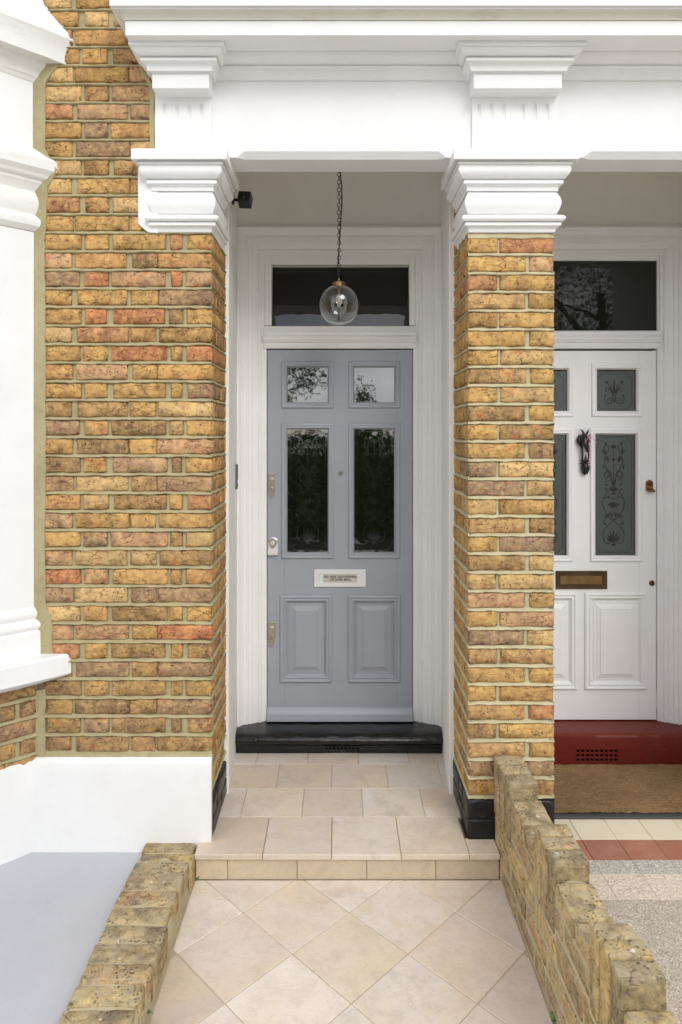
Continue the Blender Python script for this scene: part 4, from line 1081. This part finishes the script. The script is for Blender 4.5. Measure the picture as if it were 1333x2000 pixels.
mb.tube([kpt(770, 430, .014), kpt(800, 400, .018), kpt(836, 376, .020)], [.004, .0025, .001], 7)
tag(mb.build('knocker', M['iron'], door2, smooth=60), 'black iron goat head door knocker')
rb = empty('ribbon', kpt(760, 520, .03), 'thin pink ribbon tied round the black goat head knocker', 'ribbon')
mb = MB(); mb.tube([kpt(680, 380, .046), kpt(720, 470, .060), kpt(775, 590, .050)], .0022, 6); mb.tube([kpt(690, 470, .060), kpt(640, 540, .064), kpt(605, 610, .050), kpt(603, 665, .040)], .0013, 6)
mb.tube([kpt(760, 420, .046), kpt(800, 480, .046), kpt(880, 520, .042), kpt(960, 605, .038)], .0014, 6); mb.tube([kpt(790, 450, .046), kpt(850, 430, .044)], .002, 6); mb.build('bow', M['pink'], rb, smooth=60)
mb = MB(); mb.tube([kpt(770, 590, .050), kpt(755, 700, .044), kpt(754, 900, .040), kpt(752, 1100, .036), kpt(745, 1230, .034)], .0014, 6); mb.tube([kpt(780, 680, .040), kpt(790, 900, .034), kpt(795, 1150, .030)], .0008, 6); mb.build('tail', M['pink'], rb, smooth=60)

# ================================================================== DOORSTEPS
def lumpy_rows(x0, x1, prof, amp, n=70, seed=0, ends=None):
    rows = []
    for i in range(n + 1):
        x = x0 + (x1 - x0) * i / n
        rows.append([(x, y + amp * noise.noise(Vector((x * 18, k * .6, seed))), zz + amp * noise.noise(Vector((x * 15, k * .6, seed + 9)))) for k, (y, zz) in enumerate(prof)])
    return rows
st1 = empty('doorstep', (0, 3.6, 0), 'glossy black painted rounded stone doorstep under the grey door', 'doorstep')
SX0, SX1 = PX(459.5, 3.59), PX(865.5, 3.59)
prof = [(3.80, ZST - .002), (3.72, ZST), (3.66, ZST), (3.615, ZST - .001)] + [(3.603 - .026 * math.sin(math.pi * t / 8) , ZST - .004 - .058 * t / 8) for t in range(9)] + [(3.610, .040), (3.62, .038)]
mb = MB(); rows = lumpy_rows(SX0, SX1, prof, .0022, seed=2); mb.rows(rows); mb.f.append(tuple(range(len(prof)))); n = len(rows) * len(prof); mb.f.append(tuple(range(n - len(prof), n)))
mb.build('tread', M['black'], st1, smooth=60)
vx0, vx1 = PX(634, 3.6), PX(702, 3.6)
mb = MB(); mb.rows(lumpy_rows(SX0 + .004, vx0, [(3.607, .040), (3.605, .02), (3.606, -.002)], .001, 20, 4)); mb.rows(lumpy_rows(vx1, SX1 - .004, [(3.607, .040), (3.605, .02), (3.606, -.002)], .001, 20, 5))
mb.box(vx0 - .004, vx1 + .004, 3.64, 3.66, 0, .05); mb.build('riser', M['black'], st1, smooth=50)
mb = MB(); MB().box(vx1 + .002, SX1 - .01, 3.598, 3.606, .004, .030).build('riser_panel', M['black'], st1, bevel=.002)
for i in range(10):
    x = vx0 + (vx1 - vx0) * i / 9; mb.box(x - .003, x + .003, 3.606, 3.614, .002, .040)
for zz in (.004, .018, .032): mb.box(vx0, vx1, 3.6075, 3.6125, zz - .0028, zz + .0028)
mb.build('vent_grille', M['blackbrick'], st1)
st2 = empty('doorstep', (1.4, 3.6, -.05), 'dark red painted doorstep with square air vent under the white door', 'doorstep')
RX0, RX1 = .80, 1.93; RZ = .104; RB = -.062
vx0, vx1 = PX(1125, 3.6), PX(1208, 3.6); vz0, vz1 = PZ(1489, 3.6), PZ(1463, 3.6)
prof = [(3.80, RZ), (3.70, RZ), (3.625, RZ - .001), (3.606, RZ - .004), (3.599, RZ - .010), (3.597, RZ - .022), (3.597, vz1)]
mb = MB(); mb.rows(lumpy_rows(RX0, RX1, prof, .0016, seed=7)); mb.rows(lumpy_rows(RX0, vx0, [(3.597, vz1), (3.597, RB)], .001, 20, 8)); mb.rows(lumpy_rows(vx1, RX1, [(3.597, vz1), (3.597, RB)], .001, 20, 9))
mb.rows([[(x, 3.597, vz0), (x, 3.597, RB)] for x in (vx0, vx1)])
mb.build('step_block', M['red'], st2, smooth=40)
MB().box(vx0 - .01, vx1 + .01, 3.63, 3.65, RB, vz1 + .01).build('vent_cavity', M['void'], st2)
mb = MB()
for i in range(10):
    x = vx0 + (vx1 - vx0) * i / 9; mb.box(x - .0045, x + .0045, 3.5985, 3.612, vz0, vz1)
for i in range(4):
    zz = vz0 + (vz1 - vz0) * i / 3; mb.box(vx0 - .004, vx1 + .004, 3.5995, 3.611, zz - .0045, zz + .0045)
mb.build('vent_grille', M['red'], st2, bevel=.0008)
# doormat
dm = empty('doormat', (1.5, 3.35, NZ), 'brown ribbed coir doormat in front of the red doorstep', 'doormat')
rows = []; ny_ = 150; nx_ = 120
for j in range(ny_ + 1):
    y = 3.125 + .455 * j / ny_
    rr = []
    for i in range(nx_ + 1):
        x = .905 + .96 * i / nx_
        rr.append((x, y, NZ + .016 + .0022 * math.sin(j * 2 * math.pi / 7.5) + .0035 * noise.noise(Vector((x * 70, y * 260, 1))) + .003 * noise.noise(Vector((x * 18, y * 30, 5)))))
    rows.append(rr)
mb = MB(); mb.rows(rows); mb.build('coir_pile', M['coir'], dm)
MB().box(.90, 1.87, 3.095, 3.59, NZ + .001, NZ + .011).build('rubber_border', M['rubber'], dm, bevel=.003)

# ================================================================== LAMP, CAMERA, BELL
LX, LY = PX(662.5, 3.35), 3.35; LZ = PZ(595.5, LY); LR = 39.2 * LY / F
lamp = empty('pendant_lamp', (LX, LY, LZ - LR), 'clear glass globe pendant on a black chain in front of the fanlight', 'lamp')
def sph(R, a0, n=40): return [(R * math.sin(a), R * -math.cos(a)) for a in [math.pi * i / n for i in range(n + 1)] if a <= a0]
mb = MB(); a0 = math.pi - .30
po = sph(LR, a0); pi_ = sph(LR - .0026, a0 - .002)
prof = [(max(r, .0002), t) for r, t in po] + [(max(r, .0002), t) for r, t in reversed(pi_)]
seg = 56; rs = []
for r, t in prof: rs.append([(LX + r * math.cos(2 * math.pi * k / seg), LY + r * math.sin(2 * math.pi * k / seg), LZ + t) for k in range(seg)])
mb.rows(rs, closed=True); mb.build('globe', M['glass'], lamp, smooth=70, fixn=True)
zt = LZ + LR
MB().lathe([(.026, -.006), (.031, -.005), (.0315, .014), (.028, .017), (.012, .019), (.007, .024), (.007, .034), (.0035, .036)], (LX, LY, zt - .004), 'z', 32).build('gallery_cap', M['brass'], lamp, smooth=40)
MB().lathe([(.0075, -.004), (.0075, -.042), (.010, -.044), (.010, -.050), (.004, -.051)], (LX, LY, zt), 'z', 20).build('bulb_holder', M['brass'], lamp, smooth=40)
MB().lathe([(.006, -.050), (.0135, -.062), (.0155, -.076), (.0125, -.092), (.006, -.106), (.0005, -.114)], (LX, LY, zt), 'z', 20).build('bulb', M['glass'], lamp, smooth=70)
MB().lathe([(.003, -.066), (.0035, -.078), (.002, -.090)], (LX, LY, zt), 'z', 10).build('filament', mat_simple('amber_filament', (.85, .42, .08, 1), .3, 1.0), lamp, smooth=60)
zc = zt + .040; i = 0
while zc < 3.155:
    R_, st = (.0088, 1.0) if i % 2 else (.0075, 1.75)
    if i % 2: mb = MB().torus((LX + .001 * math.sin(i), LY, zc), R_, .0015, (1, 0, 0), (0, 0, 1), 18, 6)
    else: mb = MB().torus((LX + .001 * math.sin(i), LY, zc), .0065, .0015, (.25, .97, 0), (0, 0, 1), 18, 6, 1.7)
    mb.build('chain_link', M['iron'], lamp, smooth=70)
    zc += .0186; i += 1
pts = [(LX, LY, zt + .03), (LX - .006, LY - .004, zt + .06), (PX(660.5, LY), LY - .006, PZ(515, LY)), (PX(663, LY), LY - .006, PZ(480, LY)), (PX(665.5, LY), LY - .006, PZ(440, LY)), (PX(668, LY), LY - .006, PZ(400, LY)), (PX(668, LY), LY - .005, PZ(365, LY)), (PX(665, LY), LY - .003, PZ(335, LY)), (LX + .002, LY, 3.10), (LX, LY, 3.165)]
MB().tube(pts, .0030, 8).build('flex', M['plastic'], lamp, smooth=70)
MB().lathe([(.045, 0), (.045, -.010), (.02, -.022), (.005, -.024)], (LX, LY, 3.166), 'z', 28).build('ceiling_rose', M['iron'], lamp, smooth=40)
# security camera
cc = Vector(P(479, 390, 3.36))
sc_ = empty('security_camera', tuple(cc), 'small black cube security camera high on the left porch wall', 'camera')
mb = MB(); mb.box(-.031, .031, -.030, .030, -.029, .029)
me = mb.mesh('camera_body', M['plastic'], bevel=.003, seg=2); o = link('camera_body', me, None, None, (math.radians(-22), math.radians(4), math.radians(-6))); o.parent = sc_
me = MB().lathe([(.006, -.0305), (.006, -.033), (.0045, -.0335), (.0001, -.0330)], (.004, 0, -.012), 'y', 16).mesh('lens', M['pane'], smooth=40); o2 = link('lens', me); o2.parent = o
mb = MB(); mb.tube([(-.058, .01, .004), (-.02, .005, 0)], .007, 10); mb.lathe([(.024, -.066), (.024, -.056), (.020, -.054)], (0, .01, .004), 'x', 20); mb.build('bracket', M['plastic'], sc_, smooth=40); bpy.context.view_layer.update()
for ch in sc_.children:
    if ch.name.startswith('bracket'): ch.location = (0, 0, 0)
# doorbell
bx_, by_ = -.5505, 3.602; bz = PZ(931, 3.6)
bell = empty('doorbell', (bx_, by_, bz), 'slim dark grey video doorbell on the white porch side wall', 'doorbell')
ang = math.atan2(.0425, .59)
def bell_part(name, mat, w, h, x0, x1, zoff=0, par=bell):
    pts = []
    for k in range(16):
        a = 2 * math.pi * k / 16; r = min(w, .012)
        pts.append((math.copysign(w - r, math.cos(a)) + r * math.cos(a), zoff + math.copysign(h - r, math.sin(a)) + r * math.sin(a)))
    me = MB().prism(pts, 'x', x0, x1).mesh(name, mat, bevel=.001)
    o = link(name, me, None, None, (0, 0, ang)); o.parent = par; return o
bell_part('case', M['greyplastic'], .021, .067, -.002, .016); bell_part('face', M['plastic'], .017, .040, .0155, .018, .022); bell_part('button', M['iron'], .010, .010, .0155, .0185, -.046)

# ================================================================== BAY WINDOW (canted side)
bd = Vector((-1.1, -1, 0)).normalized(); bn = Vector((1, -1.1, 0)).normalized()
bay = empty('bay_window', (-1.25, YW, 0), 'white stucco canted bay window side with brick base at left edge', 'bay window')
B0 = Vector((PX(72, YW), YW, 0)); K = 1.487
def pp(px): return (px - 72) * KX / K             # projection from the bay plane of a silhouette at pixel px
def sweep_bay(name, prof, mat, L=1.1, p_off=0, smooth=18, lab=None, start=0.0):
    rows = []
    for p, zz in prof:
        q0 = B0 + bn * p; s = (YW + .0 - q0.y) / bd.y    # start on the wall plane
        row = []
        for t in [start] + [L * i / 12 for i in range(1, 13)]:
            r = q0 + bd * (s + t); row.append((r.x, r.y, zz))
        row[0] = (row[0][0] + .0, YW + .006, zz) if start == 0 else row[0]
        rows.append(row)
    mb = MB(); mb.rows(rows)
    if start: mb.f.append(tuple(i * 13 for i in range(len(prof))))
    o = mb.build(name, mat, bay, smooth=smooth)
    if lab: tag(o, lab)
    return o
bz_ = lambda y: PZ(y, YW)
shaft = [(-.12, bz_(1292)), (pp(85), bz_(1291)), (pp(85), bz_(1234)), (pp(83), bz_(1231))] + arc(pp(80), bz_(1229), pp(80), bz_(1211), .0075, 6) + [(pp(76), bz_(1209))] + arc(pp(75), bz_(1208), pp(74), bz_(1187), .006, 6) + [(pp(72), bz_(1183)), (pp(71.5), bz_(1000)), (pp(71.5), bz_(700)), (pp(72), bz_(454)), (-.01, bz_(452))]
sweep_bay('pilaster', shaft, M['white'])
capp = [(-.01, bz_(453)), (pp(74), bz_(452)), (pp(84), bz_(443)), (pp(86), bz_(436)), (pp(85), bz_(430)), (pp(75), bz_(421))] + arc(pp(75), bz_(420), pp(74), bz_(376), .010, 7) + [(pp(75), bz_(373)), (pp(84), bz_(362)), (pp(87), bz_(359)), (pp(88), bz_(355))] + arc(pp(90), bz_(354), pp(101), bz_(345), .003, 4) + [(pp(112), bz_(336)), (pp(113), bz_(318)), (pp(106), bz_(312)), (-.01, bz_(286))]
sweep_bay('pilaster_capital', capp, M['white_dirty'])
sweep_bay('frieze', [(pp(70), bz_(292)), (pp(70), bz_(158)), (-.01, bz_(156))], M['white'])
corn = [(-.01, bz_(164)), (pp(72), bz_(161)), (pp(77), bz_(154))] + arc(pp(80), bz_(152), pp(92), bz_(134), -.003, 5) + [(pp(97), bz_(125)), (pp(128), bz_(124)), (pp(129), bz_(110)), (pp(134), bz_(91)), (pp(143), bz_(78)), (pp(136), bz_(64)), (pp(100), bz_(25)), (pp(70), bz_(-20)), (-.02, bz_(-30))]
sweep_bay('cornice', corn, M['white_dirty'])
sweep_bay('parapet', [(pp(66), bz_(-10)), (pp(66), bz_(-400))], M['white'])
sill = [(-.02, PZ(1342, YW)), (pp(132), PZ(1326, 2.80)), (pp(138), PZ(1322, 2.80)), (pp(138), PZ(1286, 2.80)), (pp(134), PZ(1283, 2.80)), (-.02, PZ(1276, YW))]
sweep_bay('sill', sill, M['white'], smooth=30)
pl = [(-.02, PZ1 + .012), (pp(70), PZ1 + .008), (pp(77), PZ1 - .002), (pp(79), PZ1 - .016), (pp(79), -.06)]
sweep_bay('plinth', pl, M['white'])
# brick base of the bay
mort = MB(); Bb = B0 + bn * pp(76); s0 = (YW - Bb.y) / bd.y; Bb = Bb + bd * s0
Be = Bb + bd * 1.0
nv2 = (bn.x, bn.y)
wavy_plane(mort, (Be.x, Be.y), (Bb.x, Bb.y), nv2, .30, .76, .0150)
rz = math.atan2(bn.y, bn.x) + math.pi / 2
for k in range(22, 29):
    zc = ZW0 - PITCH * k + .004; s = .012; i = 0
    while s < .85:
        l = (.208, .098)[(i + k) % 2]
        if i == 0: l = (.17, .06)[k % 2]
        p = Bb + bd * (s + l / 2)
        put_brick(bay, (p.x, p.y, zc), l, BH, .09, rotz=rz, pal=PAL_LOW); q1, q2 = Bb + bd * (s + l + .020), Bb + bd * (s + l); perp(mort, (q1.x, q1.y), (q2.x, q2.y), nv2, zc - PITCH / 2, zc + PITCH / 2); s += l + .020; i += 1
    zj = zc - PITCH / 2
    if k < 28: bed_strip(mort, (Be.x, Be.y), (Bb.x, Bb.y), nv2, zj - .0070, zj + .0070, seed=k + 600)
mort.build('mortar', M['mortar'], bay, smooth=50)

# ================================================================== LOW BRICK EDGING, left of the path
edg = empty('brick_edging', (-.68, 2.3, -.11), 'low kerb of weathered bricks between grey yard and stone path', 'kerb')
ed = MB(); ys = [2.838, 2.757, 2.676, 2.592, 2.504, 2.416, 2.328, 2.240, 2.156, 2.072, 1.988, 1.904, 1.82, 1.736, 1.652, 1.568, 1.484, 1.40]
EX0, EX1 = -.796, -.583
for i in range(len(ys) - 1):
    y1, y0 = ys[i], ys[i + 1]; w = y1 - y0
    zt = .017 + rnd.uniform(-.004, .004) - (.022 if i < 2 else 0)
    l = round((EX1 - EX0 + rnd.uniform(-.006, .004)) / .004) * .004
    wv = round((w - .008 + rnd.uniform(-.003, .003)) / .004) * .004
    # laid across the kerb on edge: length along x, face up
    me = brick_mesh(l, .11, wv, M['brick_old'], rnd.randrange(6), rad=.0026, jit=.0018, wave=.0012)
    o = link('brick', me); o.parent = edg; o.color = pick(PAL_OLD)
    o.location = Vector((EX0 + l / 2 + rnd.uniform(-.003, .003), y0 + .004, zt - .055)) - Vector(edg.location); o.rotation_euler = (rnd.uniform(-.03, .03), rnd.uniform(-.015, .015), rnd.uniform(-.02, .02))
rows = []
for i in range(81):
    y = 1.38 + 1.46 * i / 80; j = lambda s: .004 * noise.noise(Vector((y * 25, s, 2)))
    zz = .011 - (.020 if y > 2.68 else 0)
    rows.append([(EX1 + .001 + j(1), y, -.125), (EX1 - .002 + j(2), y, -.06), (EX1 - .006 + j(3), y, zz - .016), (EX1 - .02, y, zz + j(4)), ((EX0 + EX1) / 2, y, zz + .002 + j(5)), (EX0 + .012, y, zz + j(6)), (EX0 - .008 + j(7), y, -.06)])
ed.rows(rows); ed.build('mortar', M['mortar_old'], edg, smooth=60)

# ================================================================== DWARF WALL between the two paths
dw = empty('dwarf_wall', (.71, 2.2, -.11), 'low weathered brick wall with stepped lichen spotted top between the paths', 'wall')
def zt_(y): return .350 + (YW - y) * .0403
def xl_(y): return .647 + (YW - y) * .0177
def dbrick(y0, y1, z0, z1, name='brick', w=.108, pal=PAL_OLD, dx=0):
    """a brick of the dwarf wall: y along the wall, thickness through the wall"""
    l, h = round((y1 - y0) / .004) * .004, round((z1 - z0) / .004) * .004
    me = brick_mesh(l, h, round(w / .004) * .004, M['brick_old'], rnd.randrange(6), rad=.0026, jit=.0018, wave=.0012)
    o = link(name, me); o.parent = dw; o.color = pick(pal); yc = (y0 + y1) / 2
    R = Matrix.Rotation(-math.pi / 2 + rnd.uniform(-.02, .02), 4, 'Z') @ Matrix.Rotation(rnd.uniform(-.02, .02) + (math.pi if rnd.random() < .5 else 0), 4, 'Y')
    o.rotation_euler = R.to_euler(); o.location = Vector((xl_(yc) + dx, yc, (z0 + z1) / 2)) - Vector(dw.location)
    return o
secs = [('T', 2.84, 2.59, 3), ('L', 2.59, 2.302, 0), ('T', 2.302, 2.089, 3), ('L', 2.089, 1.814, 0), ('T', 1.814, 1.609, 3), ('L', 1.609, 1.33, 0), ('T', 1.33, 1.12, 3)]
for kind, y1, y0, n in secs:
    if kind == 'T':
        w = (y1 - y0) / n
        for i in range(n):
            a = y0 + w * i + .004; top = zt_(a) + rnd.uniform(-.006, .004)
            o = dbrick(a, a + w - .008, zt_(a) - .232, top, w=.112, dx=rnd.uniform(-.006, .002))
            if i == 0: o.color = lin(122, 114, 92)
    else:
        for k in range(3):
            zz = zt_((y0 + y1) / 2) - .068 - .075 * k
            cut = [(y0 + .006, y0 + .006 + .19), (y0 + .21, y1 - .006)] if k % 2 else [(y0 + .006, y1 - .006 - .17), (y1 - .162, y1 - .006)]
            for a, b_ in cut: dbrick(a, b_, zz - .062, zz + rnd.uniform(-.004, .003), w=.110, dx=rnd.uniform(-.002, .003))
for k in range(3):
    y = 2.835
    zz = .112 - .076 * k; i = 0
    while y > 1.05:
        l = (.205, .205, .098)[(i + k) % 3] * (.55 if i == 0 and k % 2 else 1)
        z_ = zz + (YW - y) * .03 * (1 - k / 3)
        dbrick(y - l, y, z_ - .060, z_, w=.110, dx=rnd.uniform(-.002, .002)); y -= l + .013; i += 1
mort = MB(); rows = []
for i in range(121):
    y = 1.06 + (2.85 - 1.06) * i / 120; x = xl_(y); j = lambda s: .003 * noise.noise(Vector((y * 40, s, 7)))
    top = zt_(y) - .078
    for kind, y1, y0, n in secs:
        if kind == 'T' and y0 + .012 < y < y1 - .012: top = zt_(y) - .014
    rows.append([(x + .0038 + j(1), y, -.13), (x + .0038 + j(2), y, 0), (x + .0038 + j(3), y, top * .5), (x + .0060 + j(4), y, top - .012), (x + .055, y, top), (x + .098, y, top - .01 + j(5)), (x + .103, y, -.13)])
mort.rows(rows); mort.build('mortar', M['mortar_old'], dw, smooth=60)

# ================================================================== SMALL WEEDS
def weed(px, py, Y, n, size, lab):
    p = Vector(P(px, py, Y)); root = empty('weed', tuple(p), lab, 'weed', None)
    for i in range(n):
        a = rnd.uniform(0, 6.28); L = size * rnd.uniform(.7, 1.2); up = rnd.uniform(.4, .9); r_ = []
        for t in range(6):
            s = t / 5; w = L * .28 * math.sin(math.pi * min(.98, s + .02)) + .0004
            c = Vector((math.cos(a) * L * s, math.sin(a) * L * s, L * up * math.sin(s * 2.0))); t_ = Vector((-math.sin(a), math.cos(a), 0)) * w
            r_.append([c + t_, c + Vector((0, 0, -w * .25)), c - t_])
        me = MB().rows(r_).mesh('leaf', M['leaf'], smooth=80); o = link('leaf', me); o.parent = root
weed(383, 1722, 2.745, 3, .018, 'tiny green weed in the corner below the porch step')
weed(298, 1981, 2.09, 2, .020, 'tiny green leaf against the brick kerb at bottom left')
weed(1078, 1994, 2.09, 3, .018, 'tiny green weed at the foot of the dwarf wall')

# ================================================================== STREET BEHIND THE CAMERA (seen in the door glass)
bed = MB(); rows = []
for j in range(25): rows.append([(-6 + 12 * i / 48, -6.0 + 2.5 * j / 24, -.185 + .05 * noise.noise(Vector((i * .7, j * .7, 1)))) for i in range(49)])
bed.rows(rows); tag(bed.build('pane_darkening_ground', mat_simple('pane_darkening_brown', (.030, .022, .014, 1), .95, bump=.02, scale=25, var=.4), smooth=60), kind='structure')  # invented dark ground, added to darken what the lower door panes mirror
def foliage(name, c, rad, n, parent, size=.06, seed=0, lump=.35):
    r = random.Random(seed); vs = []; fs = []
    cl = []
    for _ in range(max(5, int(n / 90))):
        while True:
            q = Vector((r.uniform(-1, 1), r.uniform(-1, 1), r.uniform(-1, 1)))
            if q.length < 1: break
        cl.append(q)
    for i in range(n):
        q = cl[i % len(cl)] + Vector((r.gauss(0, lump), r.gauss(0, lump), r.gauss(0, lump))) * .6
        if q.length > 1.25: continue
        p = Vector((c[0] + q.x * rad[0], c[1] + q.y * rad[1], c[2] + q.z * rad[2]))
        if p.z < -.1: continue
        u = Vector((r.gauss(0, 1), r.gauss(0, 1), r.gauss(0, 1))).normalized(); w = u.orthogonal().normalized()
        s = size * r.uniform(.6, 1.3); k = len(vs)
        vs += [p - u * s, p + w * s * .45, p + u * s, p - w * s * .45]; fs.append((k, k + 1, k + 2, k + 3))
    me = bpy.data.meshes.new(name); me.from_pydata(vs, [], fs); me.materials.append(M['foliage'])
    o = link(name, me, None); o.parent = parent; o.location = -Vector(parent.location); return o
def tree(x, y, h, cr, seed, lab, n=13000, group=None, name='street_tree', z0=-.2, crown_c=None):
    r = random.Random(seed); root = empty(name, (x, y, z0), lab, 'tree')
    mb = MB(); top = Vector((x + r.uniform(-.3, .3), y, h * .62)); mb.tube([(x, y, z0 - .1), (x + .03, y, h * .2), (x - .04, y + .03, h * .4), top], [h * .028, h * .022, h * .018, h * .010], 10)
    for i in range(12):
        a = r.uniform(0, 6.28); st_ = Vector((x, y, h * r.uniform(.25, .6))); en = st_ + Vector((math.cos(a) * cr * .9, math.sin(a) * cr * .9, h * r.uniform(.08, .3)))
        md = (st_ + en) / 2 + Vector((0, 0, .1 * h * r.uniform(-.2, .6))); mb.tube([st_, md, en], [h * .009, h * .005, h * .0018], 6)
    mb.build('trunk', M['bark'], root, smooth=60)
    foliage('crown', (x, y, h * .66), (cr, cr, h * .36), n, root, .038, seed, .17)
def shrub(x, y, h, w, seed, lab, n=9000):
    root = empty('hedge_shrub', (x, y, -.2), lab, 'shrub')
    mb = MB(); r = random.Random(seed)
    for i in range(5): mb.tube([(x + r.uniform(-.1, .1), y, -.25), (x + r.uniform(-.3, .3) * w, y, h * .5), (x + r.uniform(-.7, .7) * w, y + r.uniform(-.2, .2), h * .95)], [.02, .014, .004], 6)
    mb.build('stem', M['bark'], root)
    foliage('leaves', (x, y, h * .44), (w, .55, h * .56), n, root, .038, seed, .42)
tree(-2.2, -6.2, 5.2, 2.0, 11, 'leafy street tree mirrored in the left glass panes of the grey door', 22000)
tree(6.4, -9.0, 8.2, 3.3, 12, 'broad dense street tree across the road mirrored in the right fanlight', 26000)
tree(-7.5, -10, 7.0, 2.4, 13, 'far street tree left of the path end, mirrored faintly', 5000)
hedge = empty('garden_hedge', (0, -5.2, -.2), 'long leafy green hedge along the street, mirrored in the lower door panes', 'hedge')
r_ = random.Random(44); vs = []; fs = []
for i in range(46000):
    x = r_.uniform(-4.2, 4.2); y = -5.2 + r_.gauss(0, .28)
    H = 1.62 + .26 * noise.noise(Vector((x * 1.4, 0, 3))) + .16 * noise.noise(Vector((x * 4.5, 2, 3)))
    z = -.2 + (H + .2) * (1 - r_.random() ** 1.5) if r_.random() < .93 else H + abs(r_.gauss(0, .14))
    p = Vector((x, y, z)); u = Vector((r_.gauss(0, 1), r_.gauss(0, 1), r_.gauss(0, .7))).normalized(); w = u.orthogonal().normalized(); q = .034 * r_.uniform(.6, 1.3); k = len(vs)
    vs += [p - u * q, p + w * q * .5, p + u * q, p - w * q * .5]; fs.append((k, k + 1, k + 2, k + 3))
for i in range(16000):
    x = r_.uniform(-4.2, 4.2); y = -5.25 + r_.gauss(0, .12); H = 1.30 + .26 * noise.noise(Vector((x * 1.4, 0, 3)))
    p = Vector((x, y, r_.uniform(-.15, H))); u = Vector((r_.gauss(0, 1), r_.gauss(0, .4), r_.gauss(0, 1))).normalized(); w = u.orthogonal().normalized(); q = .075 * r_.uniform(.6, 1.3); k = len(vs)
    vs += [p - u * q, p + w * q * .6, p + u * q, p - w * q * .6]; fs.append((k, k + 1, k + 2, k + 3))
me = bpy.data.meshes.new('leaves'); me.from_pydata(vs, [], fs); me.materials.append(M['foliage']); o = link('leaves', me); o.parent = hedge; o.location = -Vector(hedge.location)
mb = MB()
for i in range(24): x = -4 + 8 * i / 23; mb.tube([(x, -5.2, -.25), (x + r_.uniform(-.1, .1), -5.2 + r_.uniform(-.1, .1), .6), (x + r_.uniform(-.25, .25), -5.2 + r_.uniform(-.2, .2), 1.6)], [.022, .014, .005], 6)
tag(mb.build('stems', M['bark'], hedge), kind='stuff')
shrub(.45, -5.3, 2.5, .30, 33, 'small upright shrub rising above the street hedge, mirrored in the door', 3500)
